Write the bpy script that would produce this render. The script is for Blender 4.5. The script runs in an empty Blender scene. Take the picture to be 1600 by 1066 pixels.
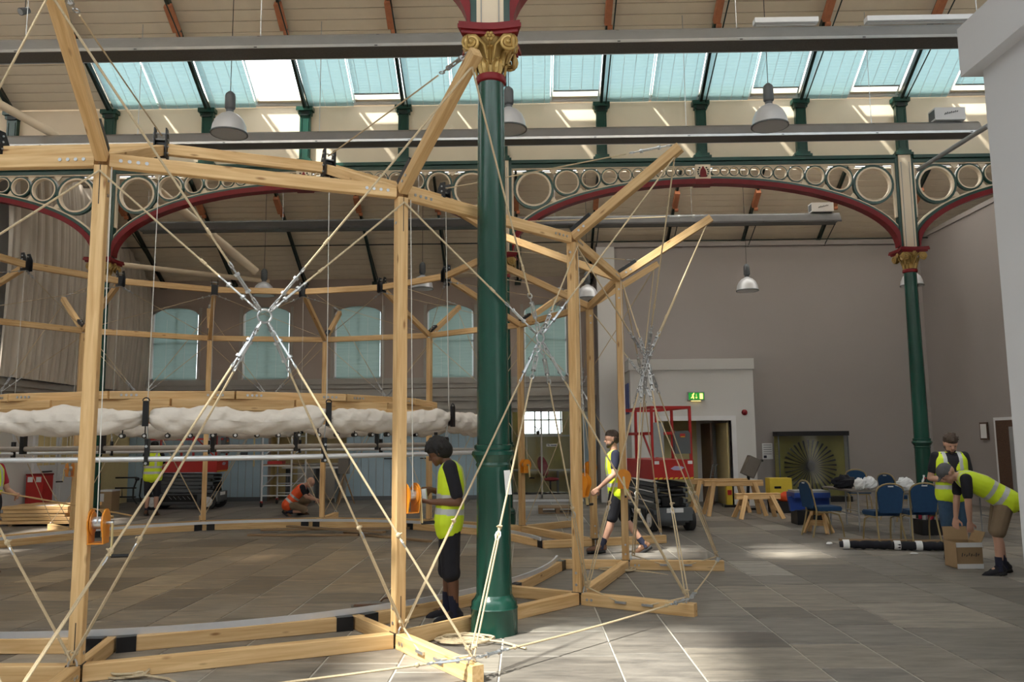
import bpy, bmesh, math, random
from mathutils import Vector, Matrix
rnd = random.Random(11)
V = Vector
pi = math.pi
scene = bpy.context.scene
COL = scene.collection

# ------------------------------------------------------------------ camera
F, PITCH, ROLL, YAW, CAMZ = 1271.26, 0.1212, -0.0093, 0.015, 1.7
def _yaw(v):
    c, s = math.cos(YAW), math.sin(YAW)
    return V((v[0]*c - v[1]*s, v[0]*s + v[1]*c, v[2]))
_fw = V((0, math.cos(PITCH), math.sin(PITCH))); _up = V((0, -math.sin(PITCH), math.cos(PITCH))); _rt = V((1, 0, 0))
CR = _yaw(_rt*math.cos(ROLL) + _up*math.sin(ROLL)); CU = _yaw(-_rt*math.sin(ROLL) + _up*math.cos(ROLL)); CF = _yaw(_fw)
CAM = V((0, 0, CAMZ))
cam = bpy.data.cameras.new('camera'); cam.sensor_width = 36; cam.lens = F/1600*36; cam.clip_end = 300
camo = bpy.data.objects.new('camera', cam); COL.objects.link(camo)
camo.matrix_world = Matrix(((CR.x, CU.x, -CF.x, CAM.x), (CR.y, CU.y, -CF.y, CAM.y), (CR.z, CU.z, -CF.z, CAM.z), (0, 0, 0, 1)))
scene.camera = camo
# ------------------------------------------------------------------ light
SUN_DIR = V((0.435, 0.40, -0.85)).normalized()
w = bpy.data.worlds.new('sky'); scene.world = w; w.use_nodes = True
w.node_tree.nodes['Background'].inputs[0].default_value = (0.97, 0.985, 1.0, 1)
w.node_tree.nodes['Background'].inputs[1].default_value = 4.2
sl = bpy.data.lights.new('sun', 'SUN'); sl.energy = 12; sl.angle = 0.05; sl.color = (1, 0.93, 0.82)
so = bpy.data.objects.new('sun', sl); COL.objects.link(so); so.rotation_euler = SUN_DIR.to_track_quat('-Z', 'Y').to_euler(); so.location = (-10, -5, 20)
vs = scene.view_settings; vs.view_transform = 'Standard'; vs.look = 'None'; vs.exposure = 0.20; vs.gamma = 1.0; vs.use_curve_mapping = False

def ray(u, v): return CF*F + CR*(u-800) - CU*(v-533)
def at(u, v, Y): d = ray(u, v); return CAM + d*(Y/d.y)
def gp(u, v, z=0.0): d = ray(u, v); return CAM + d*((z-CAMZ)/d.z)
def px(p): q = V(p)-CAM; z = q.dot(CF); return 800+F*q.dot(CR)/z, 533-F*q.dot(CU)/z, z

# ------------------------------------------------------------------ materials
def _nt(name):
    m = bpy.data.materials.new(name); m.use_nodes = True
    return m, m.node_tree, m.node_tree.nodes['Principled BSDF']
def mat(name, col, rough=0.6, metal=0.0, var=0.12, scale=6.0, bump=0.0, bscale=60.0, stretch=(1, 1, 1), spec=0.5, coords='Object'):
    m, nt, b = _nt(name); N = nt.nodes; L = nt.links
    b.inputs['Roughness'].default_value = rough; b.inputs['Metallic'].default_value = metal
    b.inputs['Specular IOR Level'].default_value = spec
    tc = N.new('ShaderNodeTexCoord'); mp = N.new('ShaderNodeMapping'); mp.inputs['Scale'].default_value = stretch
    L.new(tc.outputs[coords], mp.inputs[0])
    no = N.new('ShaderNodeTexNoise'); no.inputs['Scale'].default_value = scale; no.inputs['Detail'].default_value = 4
    L.new(mp.outputs[0], no.inputs['Vector'])
    mx = N.new('ShaderNodeMix'); mx.data_type = 'RGBA'
    c = col
    mx.inputs[6].default_value = (c[0]*(1-var), c[1]*(1-var), c[2]*(1-var), 1)
    mx.inputs[7].default_value = (min(1, c[0]*(1+var)), min(1, c[1]*(1+var)), min(1, c[2]*(1+var)), 1)
    L.new(no.outputs['Fac'], mx.inputs[0]); L.new(mx.outputs[2], b.inputs['Base Color'])
    if bump:
        n2 = N.new('ShaderNodeTexNoise'); n2.inputs['Scale'].default_value = bscale; n2.inputs['Detail'].default_value = 3
        L.new(mp.outputs[0], n2.inputs['Vector'])
        bp = N.new('ShaderNodeBump'); bp.inputs['Strength'].default_value = bump; bp.inputs['Distance'].default_value = 0.01
        L.new(n2.outputs['Fac'], bp.inputs['Height']); L.new(bp.outputs[0], b.inputs['Normal'])
    return m
def wood(name, c1, c2, rough=0.6):
    m, nt, b = _nt(name); N = nt.nodes; L = nt.links
    b.inputs['Roughness'].default_value = rough
    tc = N.new('ShaderNodeTexCoord'); oi = N.new('ShaderNodeObjectInfo')
    mp = N.new('ShaderNodeMapping'); mp.inputs['Scale'].default_value = (1.2, 22, 22)
    ad = N.new('ShaderNodeVectorMath'); ad.operation = 'ADD'
    cm = N.new('ShaderNodeCombineXYZ'); ml = N.new('ShaderNodeMath'); ml.operation = 'MULTIPLY'; ml.inputs[1].default_value = 37
    L.new(oi.outputs['Random'], ml.inputs[0]); L.new(ml.outputs[0], cm.inputs[0])
    L.new(tc.outputs['Object'], ad.inputs[0]); L.new(cm.outputs[0], ad.inputs[1]); L.new(ad.outputs[0], mp.inputs[0])
    no = N.new('ShaderNodeTexNoise'); no.inputs['Scale'].default_value = 1.5; no.inputs['Detail'].default_value = 6; no.inputs['Distortion'].default_value = 0.6
    L.new(mp.outputs[0], no.inputs['Vector'])
    rp = N.new('ShaderNodeValToRGB'); rp.color_ramp.elements[0].position = 0.3; rp.color_ramp.elements[1].position = 0.72
    rp.color_ramp.elements[0].color = (*c1, 1); rp.color_ramp.elements[1].color = (*c2, 1)
    L.new(no.outputs['Fac'], rp.inputs[0])
    vo = N.new('ShaderNodeTexVoronoi'); vo.inputs['Scale'].default_value = 1.0
    mp2 = N.new('ShaderNodeMapping'); mp2.inputs['Scale'].default_value = (2.6, 9, 9)
    L.new(ad.outputs[0], mp2.inputs[0]); L.new(mp2.outputs[0], vo.inputs['Vector'])
    r2 = N.new('ShaderNodeValToRGB'); r2.color_ramp.elements[0].position = 0.05; r2.color_ramp.elements[1].position = 0.14
    r2.color_ramp.elements[0].color = (0.45, 0.34, 0.25, 1); r2.color_ramp.elements[1].color = (1, 1, 1, 1)
    L.new(vo.outputs['Distance'], r2.inputs[0])
    hs = N.new('ShaderNodeHueSaturation'); mr = N.new('ShaderNodeMapRange'); mr.inputs[3].default_value = 0.85; mr.inputs[4].default_value = 1.12
    L.new(oi.outputs['Random'], mr.inputs[0]); L.new(mr.outputs[0], hs.inputs['Value'])
    mx = N.new('ShaderNodeMix'); mx.data_type = 'RGBA'; mx.blend_type = 'MULTIPLY'; mx.inputs[0].default_value = 1
    L.new(rp.outputs[0], mx.inputs[6]); L.new(r2.outputs[0], mx.inputs[7]); L.new(mx.outputs[2], hs.inputs['Color'])
    L.new(hs.outputs[0], b.inputs['Base Color'])
    return m
def blindmat(name, col, trans, see):
    m, nt, b = _nt(name); N = nt.nodes; L = nt.links; N.remove(b)
    out = N['Material Output']
    tc = N.new('ShaderNodeTexCoord'); wv = N.new('ShaderNodeTexWave'); wv.wave_type = 'BANDS'; wv.bands_direction = 'Y'
    wv.inputs['Scale'].default_value = 9; L.new(tc.outputs['UV'], wv.inputs['Vector'])
    mx = N.new('ShaderNodeMix'); mx.data_type = 'RGBA'
    mx.inputs[6].default_value = (col[0]*.86, col[1]*.86, col[2]*.86, 1); mx.inputs[7].default_value = (*col, 1)
    L.new(wv.outputs['Fac'], mx.inputs[0])
    df = N.new('ShaderNodeBsdfDiffuse'); tl = N.new('ShaderNodeBsdfTranslucent'); tr = N.new('ShaderNodeBsdfTransparent')
    L.new(mx.outputs[2], df.inputs[0]); L.new(mx.outputs[2], tl.inputs[0]); tr.inputs[0].default_value = (*col, 1)
    m1 = N.new('ShaderNodeMixShader'); m1.inputs[0].default_value = trans; L.new(df.outputs[0], m1.inputs[1]); L.new(tl.outputs[0], m1.inputs[2])
    m2 = N.new('ShaderNodeMixShader'); m2.inputs[0].default_value = see; L.new(m1.outputs[0], m2.inputs[1]); L.new(tr.outputs[0], m2.inputs[2])
    L.new(m2.outputs[0], out.inputs[0])
    return m
def glassmat(name, tint=(0.95, 0.98, 0.98), refl=0.05):
    m, nt, b = _nt(name); N = nt.nodes; L = nt.links; N.remove(b)
    tr = N.new('ShaderNodeBsdfTransparent'); tr.inputs[0].default_value = (*tint, 1)
    gl = N.new('ShaderNodeBsdfGlossy'); gl.inputs['Roughness'].default_value = 0.03
    mx = N.new('ShaderNodeMixShader'); mx.inputs[0].default_value = refl
    L.new(tr.outputs[0], mx.inputs[1]); L.new(gl.outputs[0], mx.inputs[2]); L.new(mx.outputs[0], N['Material Output'].inputs[0])
    return m
def emit(name, col, s):
    m, nt, b = _nt(name); b.inputs['Base Color'].default_value = (*col, 1)
    b.inputs['Emission Color'].default_value = (*col, 1); b.inputs['Emission Strength'].default_value = s
    return m
M = {}
M['pine'] = wood('pine', (0.55, 0.32, 0.125), (0.77, 0.53, 0.27))
M['oldwood'] = wood('old_wood', (0.20, 0.12, 0.06), (0.33, 0.21, 0.11))
M['darkwood'] = wood('dark_wood', (0.06, 0.03, 0.02), (0.12, 0.06, 0.035))
M['green'] = mat('green_paint', (0.010, 0.062, 0.045), 0.28, var=0.25, scale=3)
M['column_green'] = mat('column_green', (0.008, 0.058, 0.040), 0.25, var=0.3, scale=2.5, bump=0.15, bscale=30)
M['cream'] = mat('cream_paint', (0.86, 0.72, 0.54), 0.55, var=0.06, scale=2)
M['board'] = mat('board_paint', (0.80, 0.70, 0.56), 0.6, var=0.08, scale=3)
M['red'] = mat('red_paint', (0.21, 0.010, 0.014), 0.42, var=0.2, scale=5, spec=0.3)
M['gold'] = mat('gold_paint', (0.50, 0.33, 0.11), 0.35, 0.35, var=0.3, scale=14)
M['rust'] = mat('rust_primer', (0.52, 0.20, 0.10), 0.7, var=0.3, scale=9)
M['greywall'] = mat('grey_wall', (0.315, 0.285, 0.275), 0.8, var=0.05, scale=0.8, coords='Object')
M['palewall'] = mat('pale_wall', (0.62, 0.61, 0.60), 0.8, var=0.04, scale=0.8)
M['nearwall'] = mat('near_wall', (0.59, 0.60, 0.64), 0.7, var=0.03, scale=1.2)
M['brownwall'] = mat('brown_wall', (0.42, 0.35, 0.31), 0.85, var=0.08, scale=1.5)
M['mould'] = mat('moulding_paint', (0.42, 0.40, 0.37), 0.7, var=0.05)
M['blue'] = mat('blue_board', (0.34, 0.46, 0.55), 0.6, var=0.08, scale=3)
M['yellow'] = mat('yellow_paint', (0.68, 0.55, 0.28), 0.6, var=0.06)
M['olive'] = mat('olive_paint', (0.62, 0.54, 0.28), 0.7, var=0.06)
M['white'] = mat('white_paint', (0.72, 0.72, 0.74), 0.5, var=0.04)
M['mortar'] = mat('mortar', (0.46, 0.43, 0.38), 0.9, var=0.2, scale=8)
M['steel'] = mat('galvanised_steel', (0.52, 0.54, 0.57), 0.34, 0.85, var=0.15, scale=30)
M['alu'] = mat('aluminium', (0.74, 0.75, 0.78), 0.42, 0.6, var=0.06, scale=10)
M['dulltube'] = mat('dull_tube', (0.42, 0.38, 0.34), 0.45, 0.5, var=0.15, scale=10)
M['heater'] = mat('heater_steel', (0.42, 0.43, 0.44), 0.3, 0.85, var=0.12, scale=4)
M['mesh'] = mat('heater_mesh', (0.14, 0.135, 0.13), 0.5, 0.4, var=0.4, scale=60)
M['black'] = mat('black_steel', (0.012, 0.012, 0.014), 0.4, 0.2, var=0.2)
M['rubber'] = mat('rubber', (0.02, 0.02, 0.022), 0.75, var=0.2)
M['grey'] = mat('grey_plastic', (0.10, 0.11, 0.12), 0.5, var=0.1)
M['midgrey'] = mat('mid_grey', (0.30, 0.31, 0.32), 0.5, var=0.1)
M['rope'] = mat('rope', (0.58, 0.46, 0.30), 0.85, var=0.25, scale=90, bump=0.6, bscale=220)
M['blindcord'] = blindmat('blind_cord_slot', (0.95, 0.97, 0.98), 0.6, 0.0)  # near white and translucent, stands in for light through the cord holes
M['cord'] = mat('white_cord', (0.66, 0.64, 0.60), 0.7, var=0.1)
M['canvas'] = mat('canvas', (0.66, 0.60, 0.54), 0.85, var=0.08, scale=5, bump=0.7, bscale=5, stretch=(1, 1, 1.6))
_b = M['canvas'].node_tree.nodes['Bump']; _b.inputs['Distance'].default_value = 0.03
M['drape'] = mat('drape', (0.60, 0.54, 0.47), 0.85, var=0.12, scale=2)
M['orange'] = mat('winch_orange', (0.72, 0.26, 0.02), 0.35, var=0.15, scale=12)
M['liftred'] = mat('lift_red', (0.45, 0.022, 0.02), 0.4, var=0.15)
M['hazard'] = mat('hazard_yellow', (0.75, 0.55, 0.05), 0.5, var=0.1)
M['chairblue'] = mat('chair_blue', (0.010, 0.045, 0.115), 0.9, var=0.2, scale=20)
M['chairgold'] = mat('chair_gold', (0.36, 0.27, 0.13), 0.4, 0.4, var=0.1)
M['plasticblue'] = mat('plastic_blue', (0.02, 0.06, 0.30), 0.4, var=0.1)
M['card'] = mat('cardboard', (0.36, 0.24, 0.13), 0.85, var=0.1, scale=8)
M['paper'] = mat('paper', (0.75, 0.75, 0.76), 0.8, var=0.05)
M['ink'] = mat('ink', (0.03, 0.03, 0.05), 0.8, var=0.1)
M['chairred'] = mat('chair_red', (0.33, 0.012, 0.035), 0.85, var=0.15)
M['blind'] = blindmat('skylight_blind', (0.54, 0.80, 0.86), 0.125, 0.01)
M['blind2'] = blindmat('window_blind', (0.42, 0.58, 0.56), 0.07, 0.0)
M['frost'] = blindmat('frosted_glass', (0.96, 0.95, 0.92), 0.55, 0.0)
M['frost2'] = blindmat('clear_frosted_glass', (0.98, 0.96, 0.92), 0.88, 0.0)
M['glass'] = glassmat('glass')
M['hivis'] = mat('hivis_yellow', (0.62, 0.80, 0.02), 0.6, var=0.1, scale=10)
M['hiorange'] = mat('hivis_orange', (0.85, 0.10, 0.02), 0.6, var=0.1, scale=10)
M['reflect'] = mat('reflective_tape', (0.52, 0.54, 0.54), 0.4, 0.2, var=0.1)
M['darkcloth'] = mat('dark_cloth', (0.012, 0.012, 0.018), 0.9, var=0.3, scale=14)
M['navy'] = mat('navy_cloth', (0.012, 0.014, 0.035), 0.9, var=0.2)
M['denim'] = mat('denim', (0.035, 0.075, 0.14), 0.9, var=0.25, scale=25)
M['khaki'] = mat('khaki', (0.21, 0.15, 0.095), 0.9, var=0.15, scale=10)
M['skin1'] = mat('skin_brown', (0.15, 0.065, 0.035), 0.5, var=0.12, scale=9)
M['skin2'] = mat('skin_pale', (0.50, 0.28, 0.20), 0.5, var=0.1, scale=9)
M['hair'] = mat('hair_black', (0.010, 0.008, 0.008), 0.7, var=0.4, scale=60, bump=0.8, bscale=90)
M['hair2'] = mat('hair_brown', (0.05, 0.03, 0.02), 0.7, var=0.4, scale=60, bump=0.6, bscale=90)
M['cap'] = mat('cap_grey', (0.10, 0.10, 0.11), 0.9, var=0.2, scale=30)
M['boot'] = mat('boot_brown', (0.13, 0.06, 0.03), 0.7, var=0.2)
M['exit'] = emit('exit_green', (0.02, 0.40, 0.05), 0.35)
M['exitlit'] = emit('exit_light', (1.0, 0.75, 0.25), 1.3)
def _floor_mat():
    m, nt, b = _nt('flagstone'); N = nt.nodes; L = nt.links
    b.inputs['Roughness'].default_value = 0.55
    at_ = N.new('ShaderNodeAttribute'); at_.attribute_name = 'tone'
    rp = N.new('ShaderNodeValToRGB'); e = rp.color_ramp.elements
    e[0].position = 0; e[0].color = (0.135, 0.120, 0.106, 1); e[1].position = 1; e[1].color = (0.31, 0.29, 0.26, 1)
    k = e.new(0.5); k.color = (0.20, 0.183, 0.165, 1)
    k = e.new(0.75); k.color = (0.245, 0.215, 0.18, 1)
    L.new(at_.outputs['Fac'], rp.inputs[0])
    tc = N.new('ShaderNodeTexCoord'); mp = N.new('ShaderNodeMapping'); mp.inputs['Scale'].default_value = (1.0, 4.0, 1)
    L.new(tc.outputs['Object'], mp.inputs[0])
    no = N.new('ShaderNodeTexNoise'); no.inputs['Scale'].default_value = 2.2; no.inputs['Detail'].default_value = 8; no.inputs['Roughness'].default_value = 0.65
    L.new(mp.outputs[0], no.inputs['Vector'])
    r2 = N.new('ShaderNodeValToRGB'); r2.color_ramp.elements[0].position = 0.25; r2.color_ramp.elements[1].position = 0.78
    r2.color_ramp.elements[0].color = (0.42, 0.42, 0.44, 1); r2.color_ramp.elements[1].color = (1.5, 1.48, 1.45, 1)
    L.new(no.outputs['Fac'], r2.inputs[0])
    mx = N.new('ShaderNodeMix'); mx.data_type = 'RGBA'; mx.blend_type = 'MULTIPLY'; mx.inputs[0].default_value = 1
    L.new(rp.outputs[0], mx.inputs[6]); L.new(r2.outputs[0], mx.inputs[7]); L.new(mx.outputs[2], b.inputs['Base Color'])
    # brown sawdust and dirt trodden into the floor inside the ring, with a ragged outline
    ds = N.new('ShaderNodeVectorMath'); ds.operation = 'DISTANCE'; ds.inputs[1].default_value = (-4.2, 11.2, 0)
    L.new(tc.outputs['Object'], ds.inputs[0])
    n3 = N.new('ShaderNodeTexNoise'); n3.inputs['Scale'].default_value = 0.7; n3.inputs['Detail'].default_value = 5; L.new(tc.outputs['Object'], n3.inputs['Vector'])
    ma = N.new('ShaderNodeMath'); ma.operation = 'MULTIPLY_ADD'; ma.inputs[1].default_value = 5.0; L.new(n3.outputs['Fac'], ma.inputs[0]); L.new(ds.outputs['Value'], ma.inputs[2])
    r3 = N.new('ShaderNodeMapRange'); r3.inputs[1].default_value = 4.5; r3.inputs[2].default_value = 8.0; r3.inputs[3].default_value = 0.75; r3.inputs[4].default_value = 0.0
    L.new(ma.outputs[0], r3.inputs[0])
    m3 = N.new('ShaderNodeMix'); m3.data_type = 'RGBA'; m3.blend_type = 'MULTIPLY'; m3.inputs[7].default_value = (1.28, 1.0, 0.64, 1)
    L.new(r3.outputs[0], m3.inputs[0]); L.new(mx.outputs[2], m3.inputs[6]); L.new(m3.outputs[2], b.inputs['Base Color'])
    mr = N.new('ShaderNodeMapRange'); mr.inputs[3].default_value = 0.38; mr.inputs[4].default_value = 0.75
    L.new(no.outputs['Fac'], mr.inputs[0]); L.new(mr.outputs[0], b.inputs['Roughness'])
    bp = N.new('ShaderNodeBump'); bp.inputs['Strength'].default_value = 0.25; bp.inputs['Distance'].default_value = 0.01
    L.new(no.outputs['Fac'], bp.inputs['Height']); L.new(bp.outputs[0], b.inputs['Normal'])
    return m
M['flag'] = _floor_mat()

# ------------------------------------------------------------------ geometry helpers
W = {}
def _par(o, parent, Mw):
    if parent is not None:
        o.parent = parent; o.matrix_parent_inverse = W[parent.name].inverted()
    o.matrix_basis = Mw; W[o.name] = Mw
def tag(o, label=None, cat=None, group=None, kind=None):
    if label: o['label'] = label
    if cat: o['category'] = cat
    if group: o['group'] = group
    if kind: o['kind'] = kind
    return o
def thing(name, label, cat, loc=(0, 0, 0), group=None, kind=None):
    o = bpy.data.objects.new(name, None); COL.objects.link(o); o.empty_display_size = 0.1
    _par(o, None, Matrix.Translation(V(loc)))
    return tag(o, label, cat, group, kind)
def link(name, me, m, parent=None, Mw=None):
    o = bpy.data.objects.new(name, me); COL.objects.link(o)
    if m is not None and not me.materials: me.materials.append(M[m] if isinstance(m, str) else m)
    _par(o, parent, Mw or Matrix.Identity(4))
    return o
def kids(o): return [c for c in bpy.data.objects if c.parent == o]
def copy_tree(o, parent=None):
    c = o.copy(); COL.objects.link(c)
    if parent is not None:
        c.parent = parent
    W[c.name] = W[o.name]
    for ch in CH.get(o.name, []): 
        n = copy_tree(ch, c); CH.setdefault(c.name, []).append(n)
    return c
CH = {}
def index_children(root):
    CH[root.name] = []
    for c in kids(root):
        CH[root.name].append(c); index_children(c)
def place(root, loc, rz=0.0, s=1.0):
    Mw = Matrix.Translation(V(loc)) @ Matrix.Rotation(rz, 4, 'Z') @ Matrix.Scale(s, 4)
    root.matrix_basis = Mw; W[root.name] = Mw
    return root
def basis(x, up):
    x = x.normalized(); z = V(up) - x*x.dot(V(up))
    if z.length < 1e-5: z = V((0, 1, 0)) - x*x.y
    z.normalize(); y = z.cross(x)
    return x, y, z
def frame(p, x, up=(0, 0, 1)):
    x, y, z = basis(V(x), up)
    return Matrix(((x.x, y.x, z.x, p[0]), (x.y, y.y, z.y, p[1]), (x.z, y.z, z.z, p[2]), (0, 0, 0, 1)))
class MB:
    def __init__(s): s.v = []; s.f = []
    def add(s, vs_, fs):
        o = len(s.v); s.v += [tuple(a) for a in vs_]; s.f += [tuple(i+o for i in f) for f in fs]; return s
    def box(s, x0, x1, y0, y1, z0, z1):
        return s.add([(x0, y0, z0), (x1, y0, z0), (x1, y1, z0), (x0, y1, z0), (x0, y0, z1), (x1, y0, z1), (x1, y1, z1), (x0, y1, z1)],
                     [(0, 3, 2, 1), (4, 5, 6, 7), (0, 1, 5, 4), (1, 2, 6, 5), (2, 3, 7, 6), (3, 0, 4, 7)])
    def bar(s, p, q, w_, h, up=(0, 0, 1), ch=0.0):
        p = V(p); q = V(q); x, y, z = basis(q-p, up); a, b = w_/2, h/2
        if ch: sec = [(-a+ch, -b), (a-ch, -b), (a, -b+ch), (a, b-ch), (a-ch, b), (-a+ch, b), (-a, b-ch), (-a, -b+ch)]
        else: sec = [(-a, -b), (a, -b), (a, b), (-a, b)]
        n = len(sec); vs_ = [p+y*i+z*j for i, j in sec]+[q+y*i+z*j for i, j in sec]
        return s.add(vs_, [tuple(range(n))[::-1], tuple(range(n, 2*n))]+[(i, (i+1) % n, n+(i+1) % n, n+i) for i in range(n)])
    def tube(s, pts, r, n=8, closed=False):
        pts = [V(p) for p in pts]; k = len(pts); vs_ = []; fs = []
        rr = r if isinstance(r, (list, tuple)) else [r]*k
        t0 = (pts[1]-pts[0]).normalized(); ref = V((0, 0, 1)) if abs(t0.z) < 0.9 else V((0, 1, 0))
        y = ref.cross(t0).normalized()
        for i, p in enumerate(pts):
            if closed: t = pts[(i+1) % k]-pts[i-1]
            else: t = pts[min(i+1, k-1)]-pts[max(i-1, 0)]
            t.normalize(); y = (y-t*y.dot(t))
            if y.length < 1e-6: y = V((1, 0, 0))
            y.normalize(); z = t.cross(y)
            for j in range(n):
                a = 2*pi*j/n; vs_.append(p+(y*math.cos(a)+z*math.sin(a))*rr[i])
        for i in range(k if closed else k-1):
            for j in range(n):
                a = i*n+j; b = i*n+(j+1) % n; c = ((i+1) % k)*n+(j+1) % n; d = ((i+1) % k)*n+j
                fs.append((a, b, c, d))
        if not closed: fs += [tuple(range(n))[::-1], tuple(range((k-1)*n, k*n))]
        return s.add(vs_, fs)
    def cyl(s, p, q, r, r2=None, n=12): return s.tube([p, q], [r, r if r2 is None else r2], n)
    def lathe(s, prof, n=20, c=(0, 0, 0), axis=None):
        Mx = axis or Matrix.Identity(4); vs_ = []; fs = []; k = len(prof)
        for r, z in prof:
            for j in range(n):
                a = 2*pi*j/n; vs_.append(Mx @ V((c[0]+r*math.cos(a), c[1]+r*math.sin(a), c[2]+z)))
        for i in range(k-1):
            for j in range(n):
                fs.append((i*n+j, i*n+(j+1) % n, (i+1)*n+(j+1) % n, (i+1)*n+j))
        fs += [tuple(range(n))[::-1], tuple(range((k-1)*n, k*n))]
        return s.add(vs_, fs)
    def ball(s, c, r, nu=12, nv=8, Mx=None):
        r = r if isinstance(r, (list, tuple)) else (r, r, r); Mx = Mx or Matrix.Identity(3)
        vs_ = [V(c)+Mx @ V((0, 0, -r[2]))]; fs = []
        for i in range(1, nv):
            a = -pi/2+pi*i/nv
            for j in range(nu):
                b = 2*pi*j/nu; vs_.append(V(c)+Mx @ V((r[0]*math.cos(a)*math.cos(b), r[1]*math.cos(a)*math.sin(b), r[2]*math.sin(a))))
        vs_.append(V(c)+Mx @ V((0, 0, r[2]))); T = len(vs_)-1
        for j in range(nu):
            fs.append((0, 1+(j+1) % nu, 1+j)); fs.append((T, T-nu+j, T-nu+(j+1) % nu))
        for i in range(nv-2):
            for j in range(nu):
                a = 1+i*nu+j; b = 1+i*nu+(j+1) % nu; fs.append((a, b, b+nu, a+nu))
        return s.add(vs_, fs)
    def prism(s, poly, o, ex, ey, ez, depth):
        o = V(o); ex = V(ex); ey = V(ey); ez = V(ez); n = len(poly)
        vs_ = [o+ex*a+ey*b for a, b in poly]+[o+ex*a+ey*b+ez*depth for a, b in poly]
        return s.add(vs_, [tuple(range(n))[::-1], tuple(range(n, 2*n))]+[(i, (i+1) % n, n+(i+1) % n, n+i) for i in range(n)])
    def ring(s, c, ex, ey, ez, r0, r1, d, n=28, a0=0.0, a1=2*pi):
        """flat annulus r0..r1 in the plane ex,ey, thickness d along ez"""
        c = V(c); ex = V(ex); ey = V(ey); ez = V(ez); full = abs(a1-a0-2*pi) < 1e-6; k = n if full else n+1
        vs_ = []; fs = []
        for i in range(k):
            a = a0+(a1-a0)*i/n; u = ex*math.cos(a)+ey*math.sin(a)
            vs_ += [c+u*r0, c+u*r1, c+u*r1+ez*d, c+u*r0+ez*d]
        for i in range(n):
            A = 4*i; B = 4*((i+1) % k)
            for j in range(4): fs.append((A+j, A+(j+1) % 4, B+(j+1) % 4, B+j))
        if not full: fs += [(0, 3, 2, 1), (4*n, 4*n+1, 4*n+2, 4*n+3)]
        return s.add(vs_, fs)
    def grid(s, fn, nu, nv):
        vs_ = [fn(i/nu, j/nv) for j in range(nv+1) for i in range(nu+1)]
        return s.add(vs_, [(j*(nu+1)+i, j*(nu+1)+i+1, (j+1)*(nu+1)+i+1, (j+1)*(nu+1)+i) for j in range(nv) for i in range(nu)])
    def mesh(s, name, smooth=False):
        me = bpy.data.meshes.new(name); me.from_pydata(s.v, [], s.f)
        bm = bmesh.new(); bm.from_mesh(me); bmesh.ops.recalc_face_normals(bm, faces=bm.faces); bm.to_mesh(me); bm.free()
        if smooth:
            me.polygons.foreach_set('use_smooth', [True]*len(me.polygons))
            me.set_sharp_from_angle(angle=math.radians(42))
        return me
    def build(s, name, m, parent=None, smooth=False, Mw=None): return link(name, s.mesh(name, smooth), m, parent, Mw)
def B(): return MB()
_bc = {}
def beam(name, p, q, w_, h, m, parent, up=(0, 0, 1), ch=0.005):
    p = V(p); q = V(q); Ln = (q-p).length; key = (round(Ln, 3), w_, h, m)
    if key not in _bc:
        _bc[key] = B().bar((0, 0, 0), (Ln, 0, 0), w_, h, (0, 0, 1), ch).mesh(name)
    return link(name, _bc[key], m, parent, frame(p, q-p, up))
def text_obj(name, body, size, m, parent, Mw, depth=0.001):
    cu = bpy.data.curves.new(name, 'FONT'); cu.body = body; cu.size = size; cu.align_x = 'CENTER'; cu.align_y = 'CENTER'; cu.extrude = depth
    t = bpy.data.objects.new(name, cu); COL.objects.link(t)
    me = bpy.data.meshes.new_from_object(t.evaluated_get(bpy.context.evaluated_depsgraph_get()))
    bpy.data.objects.remove(t)
    return link(name, me, m, parent, Mw)
def slab(name, m, boxes, parent=None, kind='structure'):
    b = B()
    for x in boxes: b.box(*x)
    o = b.build(name, m, parent)
    if kind and parent is None: o['kind'] = kind
    return o

ORD = ['first', 'second', 'third', 'fourth', 'fifth', 'sixth', 'seventh', 'eighth', 'ninth', 'tenth', 'eleventh', 'twelfth', 'thirteenth', 'fourteenth', 'fifteenth', 'sixteenth', 'seventeenth', 'eighteenth', 'nineteenth', 'twentieth']
# ================================================================== BUILDING
YA, YN, S4 = 16.90, 7.49, 2.133          # rear arcade, near arcade, quarter bay
SP = 4*S4; CX, NX = -0.42, -0.293
ZAB, ZRT, ZRB, ZEV = 5.61, 7.64, 7.48, 8.95   # abacus top, rail top/bottom, eaves
YB = 24.0
XL, XR = -11.7, 11.1
# ---- floor
fl = slab('floor', 'mortar', [(-15, 13, -4, 29, -0.12, -0.008)])
def flags():
    xs = [-15.0]; r = random.Random(5)
    while xs[-1] < 12.5: xs.append(xs[-1]+r.choice((0.58, 0.6, 0.62, 0.78, 0.9, 1.05)))
    sl_ = []
    for a, b in zip(xs, xs[1:]):
        y = -3.5-r.random()
        while y < YB+3:
            l = r.uniform(0.5, 1.25); sl_.append((a, b, y, y+l, min(1, max(0, r.gauss(0.45, 0.24))), r.uniform(-0.003, 0.002))); y += l
    return sl_
def slab_geo(mb, a, b, y0, y1, dz):
    g = 0.006; c = 0.007; z = dz
    mb.add([(a+g, y0+g, z-0.03), (b-g, y0+g, z-0.03), (b-g, y1-g, z-0.03), (a+g, y1-g, z-0.03), (a+g, y0+g, z-c), (b-g, y0+g, z-c), (b-g, y1-g, z-c), (a+g, y1-g, z-c),
            (a+g+c, y0+g+c, z), (b-g-c, y0+g+c, z), (b-g-c, y1-g-c, z), (a+g+c, y1-g-c, z)],
           [(0, 1, 5, 4), (1, 2, 6, 5), (2, 3, 7, 6), (3, 0, 4, 7), (4, 5, 9, 8), (5, 6, 10, 9), (6, 7, 11, 10), (7, 4, 8, 11), (8, 9, 10, 11)])
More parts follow.
